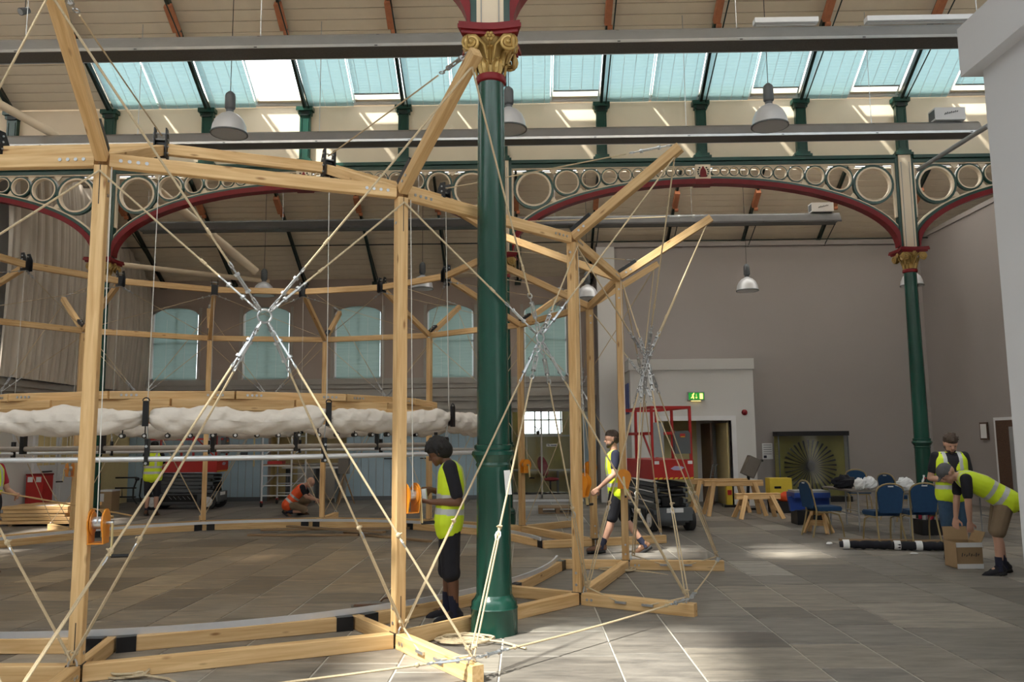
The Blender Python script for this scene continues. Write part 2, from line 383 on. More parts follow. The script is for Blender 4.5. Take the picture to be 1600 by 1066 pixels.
def tone(me, vals):
    a = me.attributes.new('tone', 'FLOAT', 'FACE'); a.data.foreach_set('value', vals)
near, far = [], []
for s_ in flags():
    c = V(((s_[0]+s_[1])/2, (s_[2]+s_[3])/2, 0)); d = (c-CAM).dot(CF)
    u, v, _ = px(c) if d > 1 else (9999, 0, 0)
    if d > 1 and -90 < u < 1690 and v < 1130 and not (s_[0] > 3.7 and s_[2] < 5.5): near.append(((s_[1]-s_[0])*(s_[3]-s_[2])*1.7/d**3, s_))
    else: far.append(s_)
near.sort(key=lambda t: -t[0])
for _, s_ in near[:300]:
    cx_, cy_ = (s_[0]+s_[1])/2, (s_[2]+s_[3])/2
    mb = B(); slab_geo(mb, s_[0], s_[1], s_[2], s_[3], s_[5]); me = mb.mesh('flagstone'); tone(me, [s_[4]]*len(me.polygons)); link('flagstone', me, 'flag', fl)
mb = B(); tv = []
for s_ in far+[t[1] for t in near[300:]]: slab_geo(mb, *s_[:4], s_[5]); tv += [s_[4]]*9
me = mb.mesh('flagstone_field'); tone(me, tv); o = link('flagstone_field', me, 'flag', fl); o['kind'] = 'stuff'

# ---- walls
# back wall: upper brown wall with five windows, moulded cornice, blue boarding below with two openings
wb = B(); WINX = [(-11.16, -9.76), (-8.41, -7.0), (-5.66, -4.26), (-2.89, -1.5), (0.0, 1.27)]
ZS, ZT = 3.55, 5.78
wb.box(XL, 12, YB, YB+0.25, ZT, 6.75); wb.box(XL, 12, YB, YB+0.25, 2.62, ZS)
xs = [XL]+[x for p in WINX for x in p]+[12]
for i in range(0, len(xs), 2): wb.box(xs[i], xs[i+1], YB, YB+0.25, ZS, ZT)
OPN = [(-7.55, -5.25), (-0.42, 2.1)]        # openings below the cornice
ex = [XL]+[x for p in OPN for x in p]
for i in range(0, len(ex)-1, 2): wb.box(ex[i], ex[i+1], YB+0.02, YB+0.25, 0, 2.62)
wb.box(OPN[-1][1], 12, YB+0.02, YB+0.25, 0, 2.62)
wall_back = wb.build('wall_back', 'brownwall'); wall_back['kind'] = 'structure'
for z0, z1, d in ((3.38, 3.55, 0.10), (3.25, 3.38, 0.06), (3.05, 3.22, 0.14), (2.98, 3.05, 0.22), (2.86, 2.98, 0.16), (2.62, 2.86, 0.08)):
    B().box(XL, 2.1, YB-d, YB+0.01, z0, z1).build('cornice_moulding', 'mould', wall_back)
# window surrounds, panes, blinds
for i, (a, b) in enumerate(WINX):
    wroot = thing('window_%d' % (i+1), None, None, ((a+b)/2, YB, ZS), kind='structure')
    fr = B(); 
    for x0, x1 in ((a, a+0.05), (b-0.05, b), ((a+b)/2-0.02, (a+b)/2+0.02)): fr.box(x0, x1, YB+0.12, YB+0.18, ZS, ZT)
    for z0, z1 in ((ZS, ZS+0.06), (ZT-0.06, ZT), ((ZS+ZT)/2-0.02, (ZS+ZT)/2+0.02)): fr.box(a, b, YB+0.12, YB+0.18, z0, z1)
    fr.build('window_frame', 'white', wroot)
    for x0, x1 in ((a+0.05, (a+b)/2-0.02), ((a+b)/2+0.02, b-0.05)):
        B().box(x0, x1, YB+0.145, YB+0.15, ZS+0.06, ZT-0.06).build('pane', 'glass', wroot)
    head = B(); n = 12; cx_ = (a+b)/2; hw = (b-a)/2
    poly = [(-hw, 0.0)]+[(-hw*math.cos(pi*k/n), -0.34+0.34*math.sin(pi*k/n)) for k in range(n+1)]+[(hw, 0)]
    # arched head: fill above a shallow arc
    poly = [(-hw, 0.02), (-hw, -0.30)]+[(-hw*math.cos(pi*k/n), -0.30+0.26*math.sin(pi*k/n)) for k in range(1, n)]+[(hw, -0.30), (hw, 0.02)]
    head.prism(poly, (cx_, YB+0.02, ZT), (1, 0, 0), (0, 0, 1), (0, 1, 0), 0.09); head.build('arched_head', 'brownwall', wroot)
    for x0 in (a-0.10, b+0.02): B().box(x0, x0+0.08, YB-0.03, YB+0.01, ZS, ZT-0.05).build('window_jamb', 'mould', wroot)
    bl = thing('window_blind', 'grey green blind over the %s arched window of the far wall' % ('first from left', 'second from left', 'third from left', 'fourth from left', 'fifth from left')[i], 'blind', (cx_, YB+0.09, ZS), 'blinds over the far wall windows')
    g = B().grid(lambda u, v: (a+0.05+(b-a-0.10)*u, YB+0.095+0.004*(int(v*48+0.5) % 2), ZS+0.02+(ZT-ZS-0.06)*v), 3, 48)
    g.build('slats', 'blind2', bl)
    for k in (0.3, 0.7): B().bar((a+(b-a)*k, YB+0.086, ZS+0.05), (a+(b-a)*k, YB+0.086, ZT-0.4), 0.006, 0.003).build('ladder_cord', 'cord', bl)
# blue boarding
for x0, x1 in ((XL+0.02, OPN[0][0]), (OPN[0][1], OPN[1][0])):
    n = max(1, round((x1-x0)/0.22)); d = (x1-x0)/n
    me = B().bar((0, 0, 0), (0, 0, 2.36), d-0.012, 0.02, (0, 1, 0), 0.004).mesh('plank')
    for k in range(n): link('plank', me, 'blue', wall_back, Matrix.Translation((x0+d*(k+0.5), YB+0.005, 0.12)))
    B().box(x0, x1, YB-0.03, YB+0.02, 2.46, 2.62).build('lintel', 'mould', wall_back)
    B().box(x0, x1, YB-0.025, YB+0.02, 0.0, 0.12).build('plinth', 'grey', wall_back)
# a plain service door outline on the boarding, with bar handles and a switch box
for x in (-2.9, -3.95):
    B().box(x-0.18, x+0.18, YB-0.035, YB-0.012, 1.18, 1.21).build('door_bar', 'black', wall_back)
B().box(-8.35, -8.15, YB-0.06, YB-0.01, 1.18, 1.42).build('switch_box', 'grey', wall_back)
B().box(-7.98, -7.94, YB-0.03, YB-0.01, 1.0, 2.0).build('conduit', 'yellow', wall_back)
# rooms behind the two openings
def room(name, x0, x1, depth, m, fm='olive'):
    slab(name, m, [(x0-0.1, x1+0.1, YB+depth, YB+depth+0.1, 0, 2.8), (x0-0.1, x0, YB+0.25, YB+depth, 0, 2.8), (x1, x1+0.1, YB+0.25, YB+depth, 0, 2.8), (x0-0.1, x1+0.1, YB+0.25, YB+depth, 2.8, 2.9)])
room('wall_store_room', OPN[0][0]-0.4, OPN[0][1]+0.4, 2.0, 'yellow')
slab('wall_office', 'olive', [(-1.2, -0.16, 27, 27.1, 0, 2.9), (1.22, 3.2, 27, 27.1, 0, 2.9), (-0.16, 1.22, 27, 27.1, 0, 1.86), (-0.16, 1.22, 27, 27.1, 2.84, 2.9),
     (-1.3, -1.2, YB+0.25, 27.1, 0, 2.9), (3.2, 3.3, YB+0.25, 27.1, 0, 2.9), (-1.3, 3.3, YB+0.25, 27.1, 2.9, 3.0)])
wo = thing('window_6', None, None, (0.53, 27, 1.86), kind='structure')
fr = B()
for x in (-0.16, 0.30, 0.76, 1.16): fr.box(x, x+0.05, 27.02, 27.08, 1.86, 2.84)
for z in (1.86, 2.33, 2.79): fr.box(-0.16, 1.22, 27.02, 27.08, z, z+0.045)
fr.build('window_frame', 'white', wo); B().box(-0.16, 1.22, 27.05, 27.055, 1.86, 2.84).build('pane', 'glass', wo)
B().box(-0.3, 1.5, 26.85, 27.0, 1.80, 1.86).build('window_sill', 'white', wo)
# glazed screen frame in the office opening
gs = thing('glazed_screen', 'tall grey framed glass screen before the olive office', 'glass screen', (0.8, YB, 0))
f2 = B()
for x in (-0.42, 0.45, 1.30, 2.05): f2.box(x, x+0.05, YB+0.03, YB+0.09, 0, 2.62)
f2.box(-0.42, 2.1, YB+0.03, YB+0.09, 2.52, 2.62); f2.box(-0.42, 2.1, YB+0.03, YB+0.09, 0, 0.12)
f2.build('frame', 'mould', gs)
for x in (-0.37, 0.50, 1.35): B().box(x, x+0.8 if x < 1 else x+0.70, YB+0.055, YB+0.06, 0.12, 2.52).build('pane', 'glass', gs)
for x, a in ((0.62, 'sign_plate'),):
    sg = B().box(x, x+0.32, YB+0.045, YB+0.052, 1.50, 1.58).build(a, 'paper', gs)
    B().bar((x+0.03, YB+0.042, 1.55), (x+0.1, YB+0.042, 1.53), 0.002, 0.03).build('printed_mark', 'ink', sg); B().bar((x+0.12, YB+0.042, 1.535), (x+0.29, YB+0.042, 1.535), 0.002, 0.025).build('printed_mark', 'ink', sg)
# blue door leaf at the right end of the opening
B().box(1.72, 2.08, YB-0.04, YB+0.02, 0, 2.35).build('door_1', 'blue')['kind'] = 'structure'
# counter and shelf in the yellow store
ct = thing('counter', 'long pale counter in the yellow store room opening', 'counter', (-6.0, 25.2, 0))
B().box(-7.0, -5.0, 24.9, 25.5, 1.0, 1.05).build('top', 'palewall', ct); B().box(-6.95, -5.05, 25.0, 25.45, 0, 1.0).build('body', 'mould', ct)
# left wall of the far aisle, with cornice, double door, yellow panel
wl = slab('wall_left', 'palewall', [(XL-0.3, XL, YA, YB+0.3, 0, 8.9), (-14.9, XL-0.3, YA, YA+0.2, 0, 8.9), (-15.1, -14.9, -4, YA+0.2, 0, 10)])
for z0, z1, d in ((3.02, 3.16, 0.25), (2.90, 3.02, 0.16), (2.70, 2.90, 0.08)): B().box(XL-0.01, XL+d, YA, YB, z0, z1).build('cornice_moulding', 'mould', wl)
B().box(XL-0.01, XL+0.05, 22.4, YB-0.05, 0, 2.6).build('panel', 'yellow', wl)
dr = thing('door_2', None, None, (XL, 20.2, 0), kind='structure')
for y0 in (19.3, 20.3):
    d = B().box(XL-0.01, XL+0.06, y0, y0+0.96, 0, 2.25).build('door_leaf', 'white', dr)
    for k in range(3):
        B().box(XL+0.05, XL+0.075, y0+0.12+0.26*k, y0+0.32+0.26*k, 1.2, 2.1).build('pane', 'yellow', d)
    B().box(XL+0.05, XL+0.08, y0+0.12, y0+0.84, 0.2, 0.95).build('panel', 'white', d)
    B().box(XL+0.06, XL+0.10, y0+0.30, y0+0.70, 1.03, 1.06).build('push_bar', 'black', d)
# right wall, grey partition, porch
wr = slab('wall_right', 'greywall', [(XR, XR+0.2, 8.0, 26, 0, 7.16), (12.9, 13.1, -4, 26, 0, 10)])
B().box(XR-0.03, XR+0.23, 8.0, 22.5, 7.16, 7.28).build('wall_cap', 'greywall', wr)
B().box(XR-0.06, XR+0.02, 18.3, 19.45, 0, 2.12).build('door_frame', 'white', wr); 
dd = B().box(XR-0.09, XR-0.05, 18.42, 19.33, 0, 2.05).build('door_leaf', 'darkwood', wr); B().box(XR-0.10, XR-0.085, 18.6, 18.8, 0.4, 1.9).build('glass_strip', 'midgrey', dd)
B().box(XR-0.05, XR-0.02, 19.75, 20.08, 1.60, 2.02).build('notice_frame', 'darkwood', wr); B().box(XR-0.055, XR-0.045, 19.79, 20.04, 1.64, 1.98).build('notice', 'paper', wr)
wp = slab('wall_partition', 'greywall', [(2.1, XR+0.1, 22.5, 22.7, 0, 7.06), (2.1, 2.3, 22.5, YB, 0, 7.06)])
B().box(2.05, XR, 22.44, 22.72, 7.06, 7.19).build('wall_cap', 'greywall', wp)
B().box(2.05, 2.55, 22.40, 22.52, 0, 7.06).build('end_pier', 'palewall', wp)
PX0, PX1, PYF, PZ = 2.72, 5.88, 21.0, 3.72
DX0, DX1, DZ = 3.35, 5.27, 2.15
wq = slab('wall_porch', 'palewall', [(PX0, DX0, PYF, PYF+0.15, 0, PZ), (DX1, PX1, PYF, PYF+0.15, 0, PZ), (DX0, DX1, PYF, PYF+0.15, DZ, PZ), (PX0, PX0+0.15, PYF+0.15, 22.5, 0, PZ), (PX1-0.15, PX1, PYF+0.15, 22.5, 0, PZ), (PX0, PX1, PYF, 22.5, PZ-0.05, PZ)])
B().box(PX0-0.03, PX1+0.03, PYF-0.03, 22.5, PZ-0.26, PZ+0.02).build('fascia', 'palewall', wq)
B().box(PX0+0.15, DX1-0.6, 22.40, 22.49, 0, PZ-0.3).build('inner_panel', 'olive', wq)
B().box(DX1-0.6, PX1-0.15, 22.40, 22.49, 0, PZ-0.3).build('inner_panel', 'palewall', wq)
dp = thing('door_3', None, None, ((DX0+DX1)/2, PYF, 0), kind='structure')
for x0, x1, z0, z1 in ((DX0-0.12, DX0, 0, DZ+0.12), (DX1, DX1+0.12, 0, DZ+0.12), (DX0, DX1, DZ, DZ+0.12)): B().box(x0, x1, PYF-0.03, PYF+0.17, z0, z1).build('door_frame', 'white', dp)
B().bar((DX1-0.06, PYF+0.16, 1.05), (DX1-0.16, PYF+0.95, 1.05), 0.05, 2.08).build('door_leaf', 'yellow', dp)
B().bar((DX1-0.45, PYF+0.3, 1.05), (DX1-0.5, PYF+1.2, 1.05), 0.05, 2.08).build('door_leaf', 'darkwood', dp)
B().box(PX0-0.02, PX0, 21.3, 22.1, 2.35, 3.15).build('poster', 'plasticblue', wq)
# near pale wall at the right edge of the view, with its projecting fascia
wn = slab('wall_near_right', 'nearwall', [(3.60, 3.95, -4, 6.10, 0, 4.53), (3.95, 12.9, 5.9, 6.10, 0, 4.53)])
B().box(3.49, 3.98, -4, 6.22, 4.53, 4.93).build('fascia', 'nearwall', wn)
wf = slab('wall_front', 'palewall', [(-15.1, 13.1, -4.2, -4, 0, 10)])

# ---- clerestory walls and pilasters
def clerestory(nm, Y, x0, front):
    wc = slab(nm, 'cream', [(-15, 12.9, Y+0.02 if front else Y-0.22, Y+0.22 if front else Y-0.02, ZRT, ZEV)])
    me_ = None
    for k in range(-6, 7):
        x = x0+k*S4
        if x < -14.9 or x > 12.7: continue
        b = B().box(x-0.11, x+0.11, Y-0.09, Y+0.09, ZRT, ZEV-0.14); b.box(x-0.19, x+0.19, Y-0.13, Y+0.1, ZRT, ZRT+0.05); b.box(x-0.15, x+0.15, Y-0.12, Y+0.1, ZRT+0.05, ZRT+0.10)
        b.box(x-0.14, x+0.14, Y-0.12, Y+0.1, ZEV-0.22, ZEV-0.14); b.box(x-0.18, x+0.18, Y-0.16, Y+0.1, ZEV-0.14, ZEV-0.05)
        b.box(x-0.085, x-0.065, Y-0.105, Y-0.085, ZRT+0.16, ZEV-0.3); b.box(x+0.065, x+0.085, Y-0.105, Y-0.085, ZRT+0.16, ZEV-0.3)
        b.build('pilaster', 'green', wc)
    return wc
clerestory('wall_clerestory', YA, CX, True)
wcn = clerestory('wall_clerestory_near', YN, NX, False)

# ---- roof. nave: ridge at YR; slope SL from both eaves
SL = 0.63; YR = (YA+YN)/2; ZR = ZEV+SL*(YA-YR)
ceil = thing('ceiling', None, None, (0, YR, ZR), kind='structure')
def slope_pt(x, y): return V((x, y, ZEV+SL*(YA-y if y > YR else y-YN)))
def board_run(parent, p0, p1, n, x0, x1, m='board', off=0.0):
    """n planks between eaves point p0 and ridge point p1 (y,z), spanning x0..x1"""
    d = V((0, p1[0]-p0[0], p1[1]-p0[1])); L_ = d.length; st = d/n; nrm = V((1, 0, 0)).cross(d).normalized()
    if nrm.z < 0: nrm = -nrm
    me = B().bar((0, 0, 0), (x1-x0, 0, 0), L_/n-0.012, 0.03, (0, 0, 1), 0.006).mesh('plank')
    for k in range(n):
        c = V((x0, p0[0], p0[1]))+st*(k+0.5)+nrm*(0.04+off)
        link('plank', me, m, parent, frame(c, (1, 0, 0), nrm))
    # backing sheet outside so no daylight leaks through the joints
    a = V((x0, p0[0], p0[1]))+nrm*(0.075+off); 
    B().add([a, a+V((x1-x0, 0, 0)), a+V((x1-x0, 0, 0))+d, a+d, a+nrm*0.02, a+V((x1-x0, 0, 0))+nrm*0.02, a+V((x1-x0, 0, 0))+d+nrm*0.02, a+d+nrm*0.02],
            [(0, 1, 2, 3), (4, 7, 6, 5), (0, 4, 5, 1), (1, 5, 6, 2), (2, 6, 7, 3), (3, 7, 4, 0)]).build('roof_deck', 'grey', parent)
YG = 15.62                                  # top of the rear glazing
YGN = YN+(YA-YG)                            # top of the front glazing
zz = lambda y: slope_pt(0, y).z
XG0 = CX-4*S4                               # glazing begins at this pilaster; boarded to its left
board_run(ceil, (YG, zz(YG)), (YR, ZR), 17, -15, 13)
board_run(ceil, (YA, ZEV), (YG, zz(YG)), 7, -15, XG0)
board_run(ceil, (YGN, zz(YGN)), (YR, ZR), 17, -15, 13)
# rafters and tie rods under both slopes
def rafter(x, a, b, parent, tie=True, rustlen=None):
    a = V((x, a[0], a[1])); b = V((x, b[0], b[1])); d = (b-a).normalized()
    r = B().bar(a-V((0, 0, 0.02)), b, 0.06, 0.13).build('rafter', 'black_green', parent)
    foot = B().box(x-0.09, x+0.09, a.y-0.10, a.y+0.06, a.z-0.16, a.z-0.02).build('shoe', 'black_green', r)
    if tie: B().cyl(a+V((0.10, 0, -0.08)), a+V((0.10, (b.y-a.y)*0.55, (b.z-a.z)*0.55-0.45)), 0.014, n=6).build('tie_rod', 'black_green', r)
    if rustlen:
        p = a+(b-a)*rustlen; B().bar(p-d*0.20+V((0.0, 0, -0.12)), p+d*0.34+V((0.0, 0, -0.12)), 0.13, 0.14).build('bracket', 'rust', r)
        B().cyl(p-d*0.2+V((0.0, 0, -0.2)), p-d*0.2+V((0.09, 0, -0.2)), 0.05, n=10).build('bracket_eye', 'rust', r)
M['black_green'] = mat('black_green_paint', (0.006, 0.020, 0.016), 0.4, var=0.2)
for k in range(-6, 7):
    x = CX+k*S4
    if -14.9 < x < 12.9:
        rafter(x, (YA-0.02, ZEV-0.08), (YR, ZR-0.10), ceil, True, 0.40)
        rafter(x, (YN+0.02, ZEV-0.08), (YR, ZR-0.10), ceil, False)
q = at(800, 23, 15.25); B().cyl((-14.9, q.y, q.z), (12.8, q.y, q.z), 0.012, n=6).build('cable_run', 'black_green', ceil)
# glazing bays of the rear slope: frame, panes, blinds. state: full / gap (raised 0.2) / none
def bay(idx, x0, x1, eave, top, states, nm, label_of, panes=('glass', 'glass')):
    """one glazing bay between rafters; eave/top = (y,z)"""
    e = V((0, eave[0], eave[1])); t = V((0, top[0], top[1])); d = (t-e); Ln = d.length; d.normalize(); nrm = V((1, 0, 0)).cross(d)
    if nrm.z < 0: nrm = -nrm
    wroot = thing(nm, None, None, ((x0+x1)/2, eave[0], eave[1]), kind='structure')
    def P(x, s, h): return V((x, 0, 0))+e+d*s+nrm*h
    xm = (x0+x1)/2
    fr_ = B()
    for x in (x0+0.05, xm, x1-0.05): fr_.bar(P(x, 0, 0.07), P(x, Ln, 0.07), 0.035, 0.07, nrm)
    for s in (0.02, Ln-0.02): fr_.bar(P(x0, s, 0.07), P(x1, s, 0.07), 0.05, 0.06, nrm)
    fr_.build('glazing_bar', 'white', wroot)
    q = []
    for pm, a, b in ((panes[0], x0+0.05, xm), (panes[1], xm, x1-0.05)):
        ps = [P(a, 0, 0.09), P(b, 0, 0.09), P(b, Ln, 0.09), P(a, Ln, 0.09)]
        B().add(ps+[p+nrm*0.006 for p in ps], [(0, 1, 2, 3), (4, 7, 6, 5), (0, 4, 5, 1), (1, 5, 6, 2), (2, 6, 7, 3), (3, 7, 4, 0)]).build('pane', pm, wroot)
    for j, (a, b) in enumerate(((x0+0.055, xm-0.03), (xm+0.03, x1-0.07))):
        st = states[j]
        if st == 'none': continue
        s0 = 0.30 if st == 'gap' else 0.0
        lb = label_of(idx, j, st)
        o_ = thing('skylight_blind', lb[0], 'blind', P((a+b)/2, s0, 0.0), lb[1]) if lb else wroot
        g = B().grid(lambda u, v: P(a+(b-a)*u, s0+(Ln-s0)*v, 0.004*(int(v*40+0.5) % 2)), 2, 40)
        me = g.mesh('pleated_sheet'); uv = me.uv_layers.new(name='UVMap')
        for pl in me.polygons:
            for li in pl.loop_indices:
                co = me.vertices[me.loops[li].vertex_index].co; uv.data[li].uv = (co.x, (co-(e)).dot(d)*2)
        link('pleated_sheet', me, 'blind', o_)
        for k in range(4):
            xx = a+(b-a)*(k+0.5)/4; B().bar(P(xx, s0, -0.008), P(xx, Ln, -0.008), 0.010, 0.002, nrm).build('lift_cord', 'blindcord', o_)
        if st == 'gap': B().bar(P(a, s0, -0.004), P(b, s0, -0.004), 0.03, 0.02, nrm).build('bottom_bar', 'midgrey', o_)
ST = {-4: ('full', 'full'), -3: ('full', 'none'), -2: ('full', 'gap'), -1: ('full', 'full'), 0: ('full', 'gap'), 1: ('full', 'full'), 2: ('full', 'gap'), 3: ('full', 'gap'), 4: ('full', 'gap'), 5: ('full', 'full')}
def lab(idx, j, st):
    if st == 'gap': return ('half raised teal skylight blind %s' % {-2: 'left of the near column above a bright gap', 0: 'just right of the near column above a bright gap', 2: 'behind the right pendant lamp above a bright gap', 3: 'second from the near pale wall above a bright gap', 4: 'cut off by the near pale wall'}[idx], 'raised skylight blinds')
    return ('fully lowered teal skylight blind, %s along the skylight from the left' % ORD[(idx+4)*2+j], 'lowered skylight blinds')
wn_ = 10
for k in range(-4, 6):
    x0, x1 = CX+k*S4, min(CX+(k+1)*S4, 12.9); wn_ += 1
    bay(k, x0, x1, (YA, ZEV), (YG, zz(YG)), ST[k], 'window_%d' % wn_, lab)
# front slope of the nave: unseen rooflights, added to brighten the hall and throw two sun patches
def lab2(idx, j, st): return None
FRONT_OPEN = {-6: 'ff', -5: 'ff', -4: 'ff', -3: 'ff', -2: 'fn', -1: 'fn', 0: 'ff', 1: 'ff', 2: 'nn', 3: 'nn', 4: 'nn', 5: 'nn'}  # clear right-hand bays added for sunlight bounced off an unseen wall
for k in range(-6, 6):
    x0, x1 = max(NX+k*S4, -14.9), min(NX+(k+1)*S4, 12.9); wn_ += 1
    bay(k, x0, x1, (YN, ZEV), (YGN, zz(YGN)), ('none', 'none'), 'window_%d' % wn_, lab2, tuple({'n': 'glass', 'f': 'frost2'}[c] for c in FRONT_OPEN[k]))
# far aisle roof: back slope boards from the rear wall up to a glazed strip, then front slope to the arcade valley
ZW = 6.53; SF = 0.60; YTOP = 20.55; YF = 19.4
zf = lambda y: ZW+SF*(YB-y)
ceil2 = thing('ceiling_far', None, None, (0, YF, zf(YF)), kind='structure')
board_run(ceil2, (YB, ZW), (YTOP, zf(YTOP)), 19, XL-0.3, 12.9)
def fslope(nm, x0, x1, y0, y1, m):
    za = lambda y: ZEV+(zf(YF)+0.1-ZEV)*(y-YA-0.2)/(YF-YA-0.2)
    B().add([(x0, y1, za(y1)), (x1, y1, za(y1)), (x1, y0, za(y0)), (x0, y0, za(y0)), (x0, y1, za(y1)+0.04), (x1, y1, za(y1)+0.04), (x1, y0, za(y0)+0.04), (x0, y0, za(y0)+0.04)],
        [(0, 1, 2, 3), (4, 7, 6, 5), (0, 4, 5, 1), (1, 5, 6, 2), (2, 6, 7, 3), (3, 7, 4, 0)]).build(nm, m, ceil2)
fslope('front_slope', -12, 0.6, YA+0.2, YF, 'board'); fslope('front_slope', 0.6, 13, YA+0.2, YA+0.6, 'board')
for k in range(6): fslope('pane', 0.6+2.06*k, 0.6+2.06*k+2.0, YA+0.6, YF, 'frost'); fslope('glazing_bar', 0.6+2.06*k+2.0, 0.6+2.06*k+2.06, YA+0.6, YF, 'white')  # unseen glazing added to brighten the far roof boards at right
for k in range(-5, 6):
    x = CX+k*S4+0.25
    rafter(x, (YB-0.02, ZW-0.06), (YF, zf(YF)-0.08), ceil2, True, 0.60)
B().cyl((XL, 22.0, zf(22)-0.62), (XR, 22.0, zf(22)-0.62), 0.016, n=6).build('tie_rod', 'black_green', ceil2)
wfz = thing('window_50', None, None, (0, YTOP, zf(YTOP)), kind='structure')
fr_ = B(); g_ = V((0, YF-YTOP, zf(YF)-zf(YTOP)))
for k in range(24):
    x = XL+k; fr_.bar((x, YTOP, zf(YTOP)+0.05), V((x, YTOP, zf(YTOP)+0.05))+g_, 0.05, 0.06)
fr_.build('glazing_bar', 'white', wfz)
for xa, xb, pm in ((XL, 0.6, 'frost'), (0.6, 12.9, 'frost2')):
    a = V((xa, YTOP, zf(YTOP)+0.09)); dx = V((xb-xa, 0, 0)); t_ = V((0, 0, .006))
    B().add([a, a+dx, a+dx+g_, a+g_, a+t_, a+dx+t_, a+dx+g_+t_, a+g_+t_], [(0, 1, 2, 3), (4, 7, 6, 5), (0, 4, 5, 1), (1, 5, 6, 2), (2, 6, 7, 3), (3, 7, 4, 0)]).build('pane', pm, wfz)
slab('wall_gable_right', 'greywall', [(12.9, 13.1, YA, YB+0.3, 0, 10)])
# near aisle roof above and behind the camera: boards, plus unseen glazing added to light the hall
ceil3 = thing('ceiling_near', None, None, (0, 2, 10), kind='structure')
YK, ZK = 3.2, 10.0                      # ridge of the near aisle
def s3(y): return ZEV+(ZK-ZEV)*(YN-y)/(YN-YK) if y > YK else ZEV-0.9+(ZK-ZEV+0.9)*(y+4)/(YK+4)
def sheet(nm, x0, x1, y0, y1, m, par, th=0.06):
    a0, a1 = s3(y0), s3(y1)
    B().add([(x0, y0, a0), (x1, y0, a0), (x1, y1, a1), (x0, y1, a1), (x0, y0, a0+th), (x1, y0, a0+th), (x1, y1, a1+th), (x0, y1, a1+th)],
            [(0, 1, 2, 3), (4, 7, 6, 5), (0, 4, 5, 1), (1, 5, 6, 2), (2, 6, 7, 3), (3, 7, 4, 0)]).build(nm, m, par)
sheet('roof_slope', -15, 13, YK, YN, 'board', ceil3)
B().box(-15, 13, YN-0.3, YN+0.16, ZEV-0.02, ZEV+0.22).build('joint_stop', 'board', ceil3)  # unseen strip added to stop stray sun at the roof junction
B().box(-15, 13, YA-0.10, YA+0.3, ZEV+0.10, ZEV+0.3).build('joint_stop', 'board', ceil3)
HX0, HX1, HY1 = -6.2, -3.5, 2.9      # unseen opening, shaped to throw the foreground sun patch
for k in range(7):
    x0 = -15+4*k; sheet('pane', x0+0.08, x0+3.92, -2.8, 0.8, 'glass', ceil3, 0.006); sheet('glazing_bar', x0-0.08, x0+0.08, -2.8, 0.8, 'white', ceil3)
sheet('roof_slope', -15, 13, -4, -2.8, 'board', ceil3); sheet('pane', HX0, HX1, 0.8, HY1, 'glass', ceil3, 0.006)
for x0, x1, y0, y1 in ((-15, HX0, 0.8, YK), (HX1, 13, 0.8, YK), (HX0, HX1, HY1, YK)): sheet('roof_slope', x0, x1, y0, y1, 'board', ceil3)

